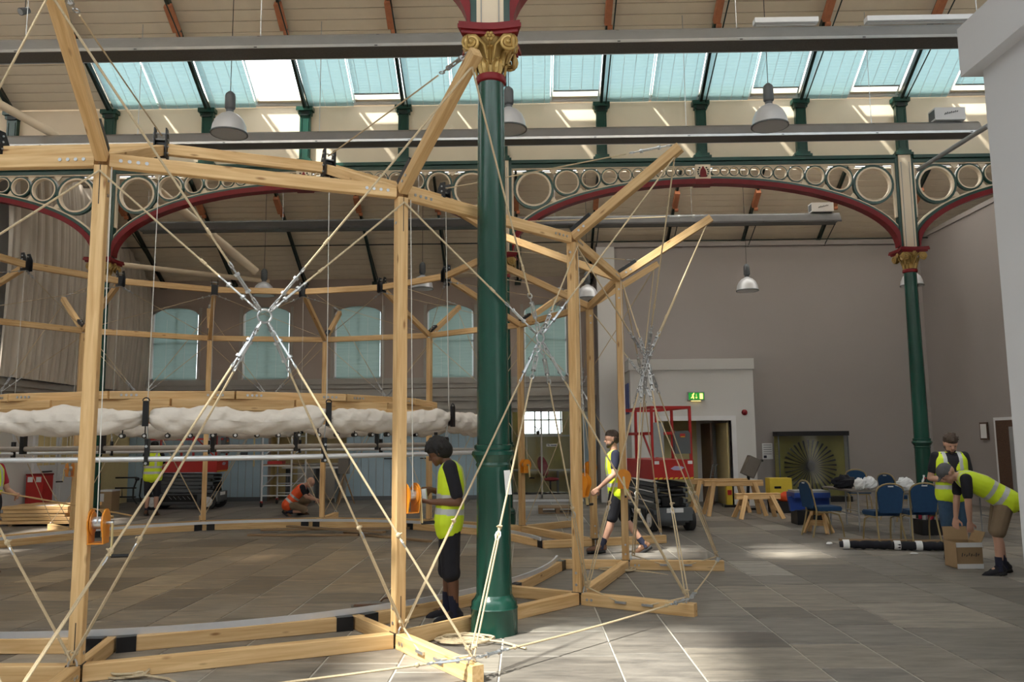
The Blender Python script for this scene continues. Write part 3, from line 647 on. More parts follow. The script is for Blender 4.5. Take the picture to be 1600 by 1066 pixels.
# ---- cast iron columns
def column(x, y, label, group=None):
    root = thing('cast_iron_column', label, 'column', (x, y, 0), group)
    def lat(prof, nm, m, n=28, par=root): return B().lathe(prof, n, (x, y, 0)).build(nm, m, par, True)
    lat([(0.208, 0), (0.208, 0.215), (0.214, 0.225), (0.205, 0.24), (0.203, 0.28), (0.175, 0.31), (0.16, 0.34)], 'base', 'column_green')
    lat([(0.160, 0.335), (0.153, 1.0), (0.150, 1.5)], 'lower_shaft', 'column_green')
    lat([(0.15, 1.46), (0.162, 1.48), (0.152, 1.50), (0.168, 1.53), (0.178, 1.545), (0.198, 1.57), (0.192, 1.60), (0.168, 1.615), (0.175, 1.635), (0.172, 1.655), (0.152, 1.665)], 'collar', 'column_green')
    lat([(0.148, 1.66), (0.140, 3.2), (0.124, 5.15)], 'upper_shaft', 'column_green')
    lat([(0.125, 5.10), (0.143, 5.11), (0.149, 5.14), (0.143, 5.17), (0.125, 5.18)], 'neck_ring', 'red')
    cap = lat([(0.115, 5.17), (0.118, 5.22), (0.13, 5.34), (0.155, 5.43), (0.20, 5.49), (0.20, 5.51)], 'capital', 'gold', 24)
    for k in range(12):                     # acanthus leaves, two tiers
        up_ = k >= 6
        a = k*pi/3+(pi/6 if up_ else 0); d = V((math.cos(a), math.sin(a), 0)); t = V((-d.y, d.x, 0)); c = V((x, y, 0)); lf = B()
        pr = [(0.120, 5.18, 0.040), (0.132, 5.23, 0.058), (0.140, 5.28, 0.052), (0.165, 5.31, 0.034), (0.178, 5.295, 0.012)]
        if up_: pr = [(0.128, 5.26, 0.030), (0.142, 5.33, 0.050), (0.160, 5.39, 0.048), (0.195, 5.42, 0.032), (0.210, 5.40, 0.012)]
        vs_ = []; fs = []
        for r, z, hw in pr: vs_ += [c+d*r-t*hw+V((0, 0, z-0.012)), c+d*(r-0.006)-t*hw*0.4+V((0, 0, z)), c+d*(r+0.020)+V((0, 0, z)), c+d*(r-0.006)+t*hw*0.4+V((0, 0, z)), c+d*r+t*hw+V((0, 0, z-0.012))]
        for i in range(len(pr)-1):
            for q in range(4): fs.append((5*i+q, 5*i+q+1, 5*i+5+q+1, 5*i+5+q))
        lf.add(vs_, fs); lf.build('leaf', 'gold', cap)
    for q in range(4):                     # paired spiral volutes on each face
        a = q*pi/2-pi/2; d = V((math.cos(a), math.sin(a), 0)); t = V((-d.y, d.x, 0))
        for sx in (-1, 1):
            c = V((x, y, 5.425))+d*0.215+t*sx*0.175; pts = []
            for k in range(30):
                th = -0.35+k/29*2.2*2*pi; r = 0.085*(1-k/29*0.80); pts.append(c+t*(sx*r*math.sin(th))+V((0, 0, r*math.cos(th)))+d*(0.03*k/29))
            vb = B().tube([V((x, y, 5.30))+d*0.150+t*sx*0.03, V((x, y, 5.42))+d*0.19+t*sx*0.055]+pts, [0.012, 0.018]+[0.020-0.006*k/29 for k in range(30)], 6); vb.ball(c+d*0.025, (0.024, 0.024, 0.024), 8, 6)
            vb.build('volute', 'gold', cap, True)
    for dx_, dy_ in ((0, -1), (1, 0), (0, 1), (-1, 0)):
        rs = B(); c = V((x+dx_*0.245, y+dy_*0.245, 5.475)); d = V((dx_, dy_, 0)); t = V((-dy_, dx_, 0))
        for k in range(6): a = k*pi/3; rs.ball(c+t*(0.032*math.cos(a))+V((0, 0, 0.032*math.sin(a))), 0.02, 8, 5)
        rs.ball(c+d*0.012, 0.018, 8, 5); rs.build('rosette', 'gold', cap, True)
    ab = B(); n = 8; out = []
    for q in range(4):
        a0 = pi/4+q*pi/2
        for k in range(n):
            f = k/n; p0 = V((math.cos(a0), math.sin(a0)))*0.42; p1 = V((math.cos(a0+pi/2), math.sin(a0+pi/2)))*0.42
            p = p0.lerp(p1, f); p *= 1-0.15*math.sin(pi*f); out.append((p.x, p.y))
    for sc_, z0, z1 in ((0.90, 5.505, 5.54), (1.0, 5.54, 5.58), (0.97, 5.58, 5.61)):
        ab.prism([(a*sc_, b*sc_) for a, b in out], (x, y, z0), (1, 0, 0), (0, 1, 0), (0, 0, 1), z1-z0)
    ab.build('abacus', 'red', root)
    pb = B().box(x-0.13, x+0.13, y-0.10, y+0.10, ZAB, ZRT); 
    pst = pb.build('upper_post', 'cream', root)
    for s in (-1, 1):
        B().box(x+s*0.16-0.03, x+s*0.16+0.03, y-0.07, y+0.07, ZAB, ZRT).build('green_strip', 'green', pst)
        B().box(x+s*0.085-0.006, x+s*0.085+0.006, y-0.108, y-0.10, ZAB+0.04, ZRB).build('bead', 'mould', pst)
    return root
column(NX, YN, 'large near dark green column with gilded capital in front of the timber ring')
column(CX, YA, 'dark green column directly behind the large near column', None)
column(CX+SP, YA, 'dark green column at right beside the two men in yellow vests')
column(CX-SP, YA, 'dark green column behind the leftmost near timber post')

# ---- arch girders with diminishing rings
def girder(x0, y, label, full=True):
    root = thing('arch_girder', label, 'arch', (x0+SP/2, y, ZAB))
    cx_ = x0+SP/2; ha = SP/2-0.19; ex, ez, ey = V((1, 0, 0)), V((0, 0, 1)), V((0, 1, 0))
    B().box(x0+0.19, x0+SP-0.19, y-0.11, y+0.11, ZRT-0.07, ZRT).build('top_rail', 'green', root)
    B().box(x0+0.19, x0+SP-0.19, y-0.06, y+0.06, ZRB, ZRT-0.07).build('lower_rail', 'green', root)
    A, Bq = ha, 7.10-5.66
    def curve(off, n=48): 
        out = []
        for k in range(n+1):
            t = pi*k/n; p = V((-A*math.cos(t), 5.66+Bq*math.sin(t))); nr = V((-math.cos(t)/A, math.sin(t)/Bq)).normalized(); out.append(p+nr*off)
        return out
    def band(nm, o0, o1, d0, d1, m):
        a, b = curve(o0), curve(o1); vs_ = []; fs = []
        for p, q in zip(a, b):
            for r, dd_ in ((p, d0), (q, d0), (q, d1), (p, d1)): vs_.append((cx_+min(max(r[0], -ha), ha), y+dd_, r[1]))
        k = len(a)
        for i in range(k-1):
            for j in range(4): fs.append((4*i+j, 4*i+(j+1) % 4, 4*i+4+(j+1) % 4, 4*i+4+j))
        fs += [(0, 3, 2, 1), (4*k-4, 4*k-3, 4*k-2, 4*k-1)]
        B().add(vs_, fs).build(nm, m, root)
    band('arch_soffit', -0.03, 0.075, -0.11, 0.11, 'red'); band('arch_band', 0.075, 0.135, -0.06, 0.06, 'green'); band('arch_bead', 0.135, 0.165, -0.04, 0.04, 'cream')
    top = curve(0.165, 400); zb = ZRB-0.03
    B().box(cx_-ha, cx_+ha, y-0.04, y+0.04, zb, ZRB).build('rail_bead', 'cream', root)
    for s in (-1, 1):
        B().box(cx_+s*(ha-0.02)-0.02, cx_+s*(ha-0.02)+0.02, y-0.04, y+0.04, 6.3, zb).build('edge_bead', 'cream', root)
    # rings, tangent to rail and arch, tangent to each other
    def rad(xc):
        lo, hi = 0.02, 0.8
        for _ in range(30):
            r = (lo+hi)/2; d = min(math.hypot(p[0]-xc, p[1]-(zb-r)) for p in top)
            if d < r: hi = r
            else: lo = r
        return lo
    xl = -ha+0.04; rings = []; prev = None
    for _ in range(14):
        a, b = (xl if prev is None else prev[0]), 0.0
        for _ in range(28):
            m_ = (a+b)/2; r = rad(m_)
            t = (m_-r-xl) if prev is None else (math.hypot(m_-prev[0], r-prev[1])-r-prev[1])
            if t < 0: a = m_
            else: b = m_
        r = rad(b)
        if b+r > -0.17 or r < 0.05: break
        rings.append((b, r)); prev = (b, r)
    for s in (1, -1):
        for xc, r in rings:
            c = (cx_+s*xc, y-0.05, zb-r)
            rg = B().ring(c, ex, ez, ey, r*0.79, r*0.88, 0.10, 30).build('ring', 'cream', root)
            B().ring((c[0], y-0.045, c[2]), ex, ez, ey, r*0.875, r*1.0, 0.085, 30).build('ring_edge', 'green', rg)
        for (xa, ra), (xb, rb) in zip(rings, rings[1:]):           # small cusped webs between rings
            xm = (xa+ra+xb-rb)/2; B().prism([(-0.09, 0), (0.09, 0), (0.012, -0.10), (-0.012, -0.10)], (cx_+s*xm, y-0.02, zb), ex, ez, ey, 0.04).build('web', 'cream', root)
            rm = min(ra, rb); zl = min(p[1] for p in top if abs(p[0]-xm) < 0.02) if True else 0
            B().prism([(-0.08, 0), (0.08, 0), (0.01, 0.10), (-0.01, 0.10)], (cx_+s*xm, y-0.02, zl), ex, ez, ey, 0.04).build('web', 'cream', root)
    crest = B().box(cx_-0.16, cx_+0.16, y-0.09, y+0.06, 7.17, ZRB+0.01).build('crest_panel', 'cream', root)
    sh = [(-0.075, -0.10), (0.075, -0.10), (0.065, 0.0), (0.05, 0.06), (0.02, 0.10), (0.015, 0.13), (-0.015, 0.13), (-0.02, 0.10), (-0.05, 0.06), (-0.065, 0.0)]
    B().prism(sh, (cx_, y-0.105, 7.315), ex, ez, ey, 0.02).build('emblem', 'red', crest)
    for s in (-1, 1):
        sc = B()
        for k in range(5): sc.ball((cx_+s*(0.075+0.035*math.sin(k*0.8)), y-0.10, 7.24+0.045*k), (0.02, 0.012, 0.016), 8, 5)
        sc.build('scroll', 'black_green', crest)
    B().box(cx_-0.18, cx_+0.18, y-0.13, y+0.13, 7.05, 7.10).build('crown_plate', 'red', root)
    return root
girder(CX, YA, 'pierced iron arch right of the near column with ring tracery and red soffit')
girder(CX-SP, YA, 'pierced iron arch left of the near column behind the timber beams')
girder(CX+SP, YA, 'pierced iron arch half hidden by the pale wall at right')
girder(CX-2*SP, YA, 'pierced iron arch cut by the left edge of the view')
girder(NX, YN, 'red edged arch springing right from the near column capital')
girder(NX-SP, YN, 'red edged arch springing left from the near column capital')

# ---- radiant heaters, pendant lamps, tubes
def heater(x0, x1, y, z, label, box_x, m='heater'):
    root = thing('tube_heater', label, 'heater', ((x0+x1)/2, y, z))
    sec = [(-0.20, -0.10), (-0.19, -0.11), (-0.10, 0.06), (-0.06, 0.10), (0.06, 0.10), (0.10, 0.06), (0.19, -0.11), (0.20, -0.10), (0.115, 0.07), (0.07, 0.115), (-0.07, 0.115), (-0.115, 0.07)]
    B().prism(sec, (x0, y, z), (0, 1, 0), (0, 0, 1), (1, 0, 0), x1-x0).build('reflector', m, root)
    B().box(x0+0.05, x1-0.05, y-0.175, y+0.175, z-0.105, z-0.095).build('grille', 'mesh', root)
    B().box(x0, x1, y-0.20, y-0.185, z-0.13, z-0.09).build('lip', m, root)
    for s in (-0.07, 0.07): B().cyl((x0+0.05, y+s, z-0.03), (x1-0.05, y+s, z-0.03), 0.045, n=10).build('burner_tube', 'mesh', root, True)
    n = int((x1-x0)/1.6)
    for k in range(n+1):
        x = x0+0.2+(x1-x0-0.4)*k/n
        B().bar((x, y-0.20, z-0.12), (x, y-0.08, z+0.10), 0.04, 0.012).build('bracket', 'black', root)
        if k % 2 == 0: B().cyl((x, y, z+0.1), (x, y, z+2.2), 0.006, n=5).build('hanger_chain', 'steel', root)
    if box_x is not None:
        bx = B().box(box_x-0.26, box_x+0.26, y-0.12, y+0.12, z+0.14, z+0.36).build('burner_box', 'white', root)
        B().box(box_x-0.262, box_x-0.255, y-0.1, y+0.1, z+0.17, z+0.33).build('vent_panel', 'grey', bx)
        mk = B()
        for k in range(7): mk.bar((box_x-0.10+0.035*k, y-0.122, z+0.225+0.008*k), (box_x-0.075+0.035*k, y-0.122, z+0.26+0.006*k+0.008*(k % 2)), 0.003, 0.018)
        mk.build('printed_mark', 'grey', bx)
    return root
M['heater_shaded'] = mat('shaded_heater_steel', (0.10, 0.10, 0.105), 0.55, 0.3, var=0.2)  # far heater's steel, darkened to stand in for shade
heater(-13.5, 8.0, 10.5, 7.08, 'uppermost long steel heater crossing the top of the view', None)
heater(-13.5, 7.95, 13.8, 7.02, 'long steel heater crossing in front of the cream clerestory wall', 7.45)
heater(-9.3, 7.55, 19.1, 6.90, 'long steel heater hung beyond the rear arches', 7.15, 'heater_shaded')
for a, b in ((3.15, 4.0), (4.65, 6.3)):
    t = thing('strip_light', 'white strip light fixed above the uppermost heater, %s' % ('shorter left one' if a < 4 else 'longer right one'), 'light', ((a+b)/2, 10.45, 7.3))
    B().box(a, b, 10.38, 10.5, 7.24, 7.31).build('housing', 'white', t); B().cyl((a+0.03, 10.44, 7.225), (b-0.03, 10.44, 7.225), 0.018, n=8).build('tube', 'paper', t)
def pendant():
    root = thing('pendant_lamp', 'x', 'lamp')
    B().lathe([(0.275, 0), (0.28, 0.01), (0.272, 0.03), (0.255, 0.14), (0.21, 0.24), (0.14, 0.31), (0.07, 0.345), (0.06, 0.36), (0.05, 0.36), (0.06, 0.335), (0.13, 0.295), (0.20, 0.23), (0.245, 0.13), (0.265, 0.02)], 28).build('shade', 'shade', root, True)
    B().ring((0, 0, 0), (1, 0, 0), (0, 1, 0), (0, 0, 1), 0.262, 0.285, 0.02, 28).build('rim', 'grey', root)
    B().lathe([(0.06, 0.35), (0.055, 0.40), (0.075, 0.42), (0.08, 0.43), (0.08, 0.62), (0.07, 0.66), (0.03, 0.70)], 14).build('ballast', 'grey', root, True)
    B().ball((0, 0, 0.2), (0.05, 0.05, 0.09), 10, 8).build('bulb', 'paper', root, True)
    index_children(root); return root
M['shade'] = mat('lamp_shade', (0.62, 0.63, 0.66), 0.32, 0.25, var=0.05)
pl = pendant(); first = True
for u, v, Y, lb in ((358, 210, 12.2, 'chrome bell pendant lamp hanging before the skylight at left'), (1203, 198, 12.2, 'chrome bell pendant lamp hanging before the skylight at right'), (795, 203, 12.2, 'chrome bell pendant lamp half hidden by the near column'),
                 (1168, 455, 20.5, 'small pendant lamp against the grey partition wall'), (1425, 447, 20.5, 'small pendant lamp behind the right column capital'), (918, 467, 20.5, 'small pendant lamp just behind the tall timber posts right of centre'),
                 (660, 452, 20.5, 'small pendant lamp behind the second near timber post'), (412, 462, 20.5, 'small pendant lamp behind the shackles of the large rope cross')):
    o = pl if first else copy_tree(pl); first = False
    q = at(u, v, Y); place(o, q); tag(o, lb, 'lamp', 'bell pendant lamps')
    B().cyl(q+V((0, 0, 0.68)), (q.x, q.y, ZR+0.05 if Y < 15 else zf(Y)+0.12), 0.006, n=5).build('cable', 'black', o)
# cream ventilation tubes
for p, q, r, lb in (((-60, 130), (88, 212), 0.075, 'cream round tube slanting down at the upper left edge'),):
    a, b = at(*p, 12.6), at(*q, 13.9); t = B().cyl(a, b, r, n=14).build('slanting_tube', 'cream', None, True); tag(t, lb, 'tube')
a, b = at(190, 250, 18.2), at(400, 425, 20.6); tag(B().cyl(a, b, 0.11, n=14).build('slanting_tube', 'cream', None, True), 'thick cream tube slanting behind the left rear arch', 'tube')
a, b = at(175, 412, 20.5), at(420, 440, 23.2); tag(B().cyl(a, b, 0.07, n=14).build('level_tube', 'cream', None, True), 'cream tube running level below the far roof boards', 'tube')
a, b = at(1435, 265, 11.5), at(1545, 196, 9.0); tag(B().cyl(a, b, 0.03, n=10).build('hanging_pole', 'midgrey', None, True), 'grey pole slanting in front of the right arch', 'pole')
c = at(38, 16, 11.0); fs_ = thing('flood_lamp', 'small dark flood lamp with shiny lens at the upper left corner', 'lamp', c)
B().cyl(c+V((0.02, 0.06, 0.03)), c-V((0.02, 0.05, 0.05)), 0.045, 0.055, n=14).build('body', 'grey', fs_, True); B().cyl(c-V((0.02, 0.05, 0.05)), c-V((0.023, 0.056, 0.056)), 0.045, n=14).build('lens', 'steel', fs_, True)
B().cyl(c+V((0, 0.02, 0.04)), c+V((0, 0.02, 3.2)), 0.006, n=5).build('cable', 'black', fs_); B().bar(c+V((-0.07, 0, 0.0)), c+V((0.07, 0, 0.05)), 0.02, 0.01).build('yoke', 'paper', fs_)
# pleated drape on the left wall
def drape(u, v):
    y = 17.0+6.9*u; ztop = min(8.3, zf(y)-0.15); z = 3.18+(ztop-3.18)*v
    q = u*23+0.35*math.sin(u*11); f_ = q-math.floor(q); k = 1.6*abs(2*f_-1)**0.7-0.8+0.35*math.sin(u*2*pi*41+1.3)
    bulge = 0.42*math.sin(pi*(1-v)**0.8)*0.9
    return (XL+0.36+bulge*0.5+0.13*k*(0.45+0.55*v)+0.05*math.sin(u*9), y+0.25*(1-v)**2, z)
o = B().grid(drape, 460, 22).build('wall_drape', 'drape', None, True); tag(o, 'large pleated grey cream drape covering the upper left wall', 'drape')
# wall fittings
ex_ = thing('exit_sign', 'green lit running man exit sign above the porch door', 'sign', (4.42, PYF-0.05, 2.72))
B().box(4.17, 4.60, PYF-0.11, PYF-0.03, 2.66, 2.88).build('housing', 'midgrey', ex_); B().box(4.19, 4.58, PYF-0.115, PYF-0.105, 2.68, 2.86).build('sign_face', 'exit', ex_)
mk = B(); yq = PYF-0.12
mk.bar((4.25, yq, 2.72), (4.30, yq, 2.77), 0.004, 0.02); mk.bar((4.29, yq, 2.74), (4.31, yq, 2.83), 0.004, 0.025); mk.bar((4.31, yq, 2.70), (4.315, yq, 2.76), 0.004, 0.02); mk.ball((4.325, yq, 2.845), 0.012, 8, 5); mk.bar((4.27, yq, 2.80), (4.33, yq, 2.82), 0.004, 0.012)
mk.build('running_figure', 'exitlit', ex_); mk = B(); mk.bar((4.385, yq, 2.76), (4.385, yq, 2.83), 0.004, 0.012); mk.prism([(-0.03, 0.035), (0.03, 0.035), (0, 0)], (4.385, yq, 2.71), (1, 0, 0), (0, 0, 1), (0, 1, 0), 0.004); mk.build('arrow', 'exitlit', ex_)
B().box(4.47, 4.55, yq-0.002, yq+0.002, 2.70, 2.84).build('door_symbol', 'exitlit', ex_); B().box(4.26, 4.50, PYF-0.10, PYF-0.04, 2.645, 2.66).build('lamp_strip', 'exitlit', ex_)
al = thing('fire_bell', 'round dark red fire bell on the pale porch wall', 'bell', (5.62, PYF-0.05, 2.35))
Mx = Matrix.Translation((5.62, PYF, 2.35)) @ Matrix.Rotation(pi/2, 4, 'X')
B().lathe([(0.075, 0), (0.075, 0.03), (0.06, 0.06), (0.02, 0.075)], 18, axis=Mx).build('dome', 'red', al, True)
B().box(5.58, 5.66, PYF-0.02, PYF, 2.31, 2.39).build('backplate', 'midgrey', al)
nt_ = thing('wall_notice', 'white printed notice on the wall left of the display case', 'notice', (6.58, 22.48, 1.1))
B().box(6.46, 6.74, 22.485, 22.495, 1.12, 1.55).build('sheet', 'paper', nt_)
for k in range(5): B().bar((6.49, 22.482, 1.50-0.06*k), (6.71, 22.482, 1.50-0.06*k), 0.002, 0.012).build('printed_line', 'ink', nt_)
B().box(6.49, 6.57, 22.480, 22.485, 1.15, 1.22).build('printed_mark', 'ink', nt_)
# ================================================================== TIMBER RING
C0 = V((-4.378, 11.677, 0)); NB = 15; DA = 2*pi/NB; PH = -1.3748
R0, HP, RI, HI, RO, HO, RFO, RFI = 5.723, 3.89, 3.967, 4.62, 6.958, 4.658, 6.931, 4.907
def rp(r, i, z): a = PH+DA*i; return V((C0.x+r*math.cos(a), C0.y+r*math.sin(a), z))
def rad_dir(i): a = PH+DA*i; return V((math.cos(a), math.sin(a), 0))
def tan_dir(i): a = PH+DA*i; return V((-math.sin(a), math.cos(a), 0))
ring = thing('timber_ring_frame', 'large circular frame of bolted pine posts and beams filling the hall', 'timber frame', (C0.x, C0.y, 0))
TW = 0.095
boltm = B().cyl((0, -0.006, 0), (0, 0.012, 0), 0.0145, 0.010, 8).mesh('bolt', True)
def bolts(parent, p, along, nrm, n=4, sp=0.062, start=0.10):
    for k in range(n):
        link('bolt', boltm, 'steel', parent, frame(p+along*(start+sp*k), along, V((0, 0, 1))) if False else Matrix.Translation(p+along*(start+sp*k)) @ nrm.to_track_quat('-Y', 'Z').to_matrix().to_4x4())
GAP = 3                                   # doorway bay between post 3 and post 4 has no floor beams
NEAR = (14, 0, 1, 2, 3, 4)
for i in range(NB):
    rd, tg = rad_dir(i), tan_dir(i)
    j = (i+1) % NB
    po = beam('post', rp(R0, i, 0.12), rp(R0, i, HP-0.05), TW, TW, 'pine', ring, up=rd)
    # knife plate slots, foot shoe
    for z0, z1, nm in ((0.14, 0.42, 'slot'), (HP-0.36, HP-0.05, 'slot')):
        B().bar(rp(R0+TW/2+0.0005, i, z0), rp(R0+TW/2+0.0005, i, z1), 0.006, 0.002, rd).build(nm, 'black', po)
    B().bar(rp(R0-0.055, i, 0.115), rp(R0+0.055, i, 0.115), 0.11, 0.022).build('shoe_plate', 'black', po)
    if i in NEAR:
        for z in (0.20, 0.32, HP-0.16, HP-0.28):
            p = rp(R0, i, z)+tg*(-TW/2); link('bolt', boltm, 'steel', po, Matrix.Translation(p) @ (-tg).to_track_quat('-Y', 'Z').to_matrix().to_4x4())
            p = rp(R0, i, z)+tg*(TW/2); link('bolt', boltm, 'steel', po, Matrix.Translation(p) @ tg.to_track_quat('-Y', 'Z').to_matrix().to_4x4())
    # top perimeter beam
    a, b = rp(R0, i, HP), rp(R0, j, HP); u = (b-a).normalized(); nout = V((u.y, -u.x, 0))
    tb = beam('top_beam', a+u*0.05, b-u*0.05, 0.07, 0.11, 'pine', ring)
    if i in NEAR:
        bolts(tb, a+nout*0.035, u, nout, start=0.13); bolts(tb, b+nout*0.035, -u, nout, start=0.13)
    # inner top ring
    a, b = rp(RI, i, HI), rp(RI, j, HI); u = (b-a).normalized()
    beam('upper_ring_beam', a+u*0.06, b-u*0.06, 0.07, 0.11, 'pine', ring)
    # struts
    sa, sb = rp(R0+0.02, i, HP+0.02), rp(RO, i, HO); su = (sb-sa).normalized()
    ost = beam('outer_strut', sa, sb+su*0.04, 0.085, 0.10, 'pine', ring)
    ia, ib = rp(R0-0.03, i, HP+0.01), rp(RI+0.03, i, HI-0.02); iu = (ib-ia).normalized()
    ist = beam('inner_strut', ia, ib, 0.075, 0.10, 'pine', ring)
    # black plate on the back of the outer strut
    pl_ = B().bar(sa-su*0.02+V((0, 0, 0.075)), sa+su*0.26+V((0, 0, 0.075)), 0.09, 0.045, (0, 0, 1)).build('plate', 'black', ring)
    for k in (0.08, 0.17): pl_b = B().cyl(sa+su*k+V((0, 0, 0.09)), sa+su*k+V((0, 0, 0.108)), 0.014, n=8).build('plate_bolt', 'steel', pl_)
    for k in (0.10, 0.17): link('bolt', boltm, 'steel', ost, Matrix.Translation(sa+su*k-tg*0.043) @ (-tg).to_track_quat('-Y', 'Z').to_matrix().to_4x4())
    # bracket at the inner node: two black cheek plates and a web
    nb_ = B(); pI = rp(RI, i, HI)
    for s in (-1, 1): nb_.prism([(-0.07, -0.10), (0.06, -0.10), (0.06, 0.08), (0.0, 0.20), (-0.07, 0.20)], pI+tg*(s*0.055-0.006), -rd, (0, 0, 1), tg, 0.012)
    nb_.bar(pI+V((0, 0, -0.09)), pI+V((0, 0, 0.10)), 0.10, 0.02, rd)
    nbo = nb_.build('node_bracket', 'black', ring)
    for z in (-0.05, 0.02, 0.09, 0.15): B().cyl(pI+rd*0.03+V((0, 0, z))-tg*0.075, pI+rd*0.03+V((0, 0, z))+tg*0.075, 0.011, n=8).build('bracket_bolt', 'steel', nbo)
    # floor beams
    if i != GAP:
        a, b = rp(R0, i, 0.06), rp(R0, j, 0.06); u = (b-a).normalized()
        beam('floor_beam', a+u*0.05, b-u*0.05, TW, 0.12, 'pine', ring)
        a, b = rp(RFI, i, 0.06), rp(RFI, j, 0.06); u = (b-a).normalized()
        ib_ = beam('inner_floor_beam', a+u*0.05, b-u*0.05, 0.07, 0.12, 'pine', ring)
        for q, s in ((a, 1), (b, -1)): B().bar(q+u*s*0.05+V((0, 0, 0)), q+u*s*0.20, 0.085, 0.126).build('joint_plate', 'black', ib_)
        pts = [V((C0.x+(RFI-0.0)*math.cos(PH+DA*(i+k/8)), C0.y+(RFI-0.0)*math.sin(PH+DA*(i+k/8)), 0)) for k in range(9)]
        rb = B(); vs_ = []; fs = []
        for p in pts:
            d = (p-C0); d.z = 0; d.normalize(); p = C0+d*(RFI*0.982)
            for o_, z in ((-0.012, 0.121), (0.012, 0.121), (0.012, 0.172), (-0.012, 0.172)): vs_.append(p+d*o_+V((0, 0, z)))
        for k in range(8):
            for q in range(4): fs.append((4*k+q, 4*k+(q+1) % 4, 4*k+4+(q+1) % 4, 4*k+4+q))
        fs += [(0, 3, 2, 1), (32, 33, 34, 35)]
        rb.add(vs_, fs).build('bent_rail', 'alu', ring)
    beam('radial_sill', rp(RFI-0.04, i, 0.06), rp(R0-0.05, i, 0.06), 0.075, 0.12, 'pine', ring)
    og = beam('outrigger', rp(R0+0.05, i, 0.06), rp(RFO+0.05, i, 0.06), TW, 0.125, 'pine', ring)
    for k in (0.12, 0.17):
        for s in (-1, 1): link('bolt', boltm, 'steel', og, Matrix.Translation(rp(R0+k, i, 0.06)+tg*(s*TW/2)) @ (tg*s).to_track_quat('-Y', 'Z').to_matrix().to_4x4())
    B().tube([rp(RFO-0.03, i, 0.12)+tg*(0.03*math.cos(t))+V((0, 0, 0.045*math.sin(t))) for t in [pi*k/6 for k in range(7)]], 0.007, 6).build('eye_bolt', 'steel', og)
    B().tube([rp(R0+0.07, i, 0.12)+tg*(0.03*math.cos(t))+V((0, 0, 0.06*math.sin(t))) for t in [pi*k/6 for k in range(7)]], 0.008, 6).build('eye_bolt', 'steel', og)

# ---- rope crosses
def lerp(a, b, t): return a+(b-a)*t
def turnbuckle(par, p, q, r=0.009):
    """galvanised turnbuckle between p and q"""
    d = (q-p).normalized(); x, y, z = basis(d, (0, 0, 1)); L_ = (q-p).length; b = B()
    for s in (-1, 1): b.cyl(p+d*L_*0.28+y*0.016*s, p+d*L_*0.72+y*0.016*s, r*0.75, n=6)
    b.cyl(p+d*L_*0.25-y*0, p+d*L_*0.31, 0.022, n=8); b.cyl(p+d*L_*0.69, p+d*L_*0.75, 0.022, n=8)
    b.cyl(p+d*L_*0.08, p+d*L_*0.45, r*0.8, n=6); b.cyl(p+d*L_*0.55, p+d*L_*0.92, r*0.8, n=6)
    for c in (p+d*L_*0.04, q-d*L_*0.04):
        b.tube([c+(d*math.cos(t)*1.4+y*math.sin(t))*0.02 for t in [2*pi*k/8 for k in range(8)]], r*0.65, 5, True)
    return b.build('turnbuckle', 'steel', par, True)
def sag(p, q, k, n=8): 
    L_ = (q-p).length; return [lerp(p, q, t/n)-V((0, 0, k*L_*4*(t/n)*(1-t/n))) for t in range(n+1)]
def rope(par, p, q, r=0.0085, double=None, sg=0.002, name='rope'):
    b = B()
    if double is None: b.tube(sag(p, q, sg), r, 6)
    else:
        c = lerp(p, q, double); d = (q-p).normalized(); x, y, z = basis(d, (0, 0, 1)); b.tube(sag(p, c, sg), r, 6)
        k = c-d*0.07; b.ball(k, (r*2.2, r*2.2, r*2.6), 8, 6); b.tube([k-y*0.02+z*0.01, k+z*0.028, k+y*0.03+z*0.02], r*0.7, 5)
        for t in range(4): b.ball(k+d*(0.016*(t+1)), r*1.45, 8, 5)
        for s in (-1, 1): b.tube([c+y*0.010*s, q+y*0.016*s], r*0.85, 6)
        e = lerp(c, q, 0.93); b.ball(e, (r*2.3, r*2.3, r*2.3), 8, 6); b.tube([e, e+y*0.03+z*0.02], r*0.7, 5)
    o_ = b.build(name, 'rope', par, True)
    if double is not None:
        B().tube([c+(d*math.cos(t)*1.7+y*math.sin(t))*0.021 for t in [2*pi*k/8 for k in range(8)]], 0.006, 5, True).build('carabiner', 'steel', o_, True)
    return o_
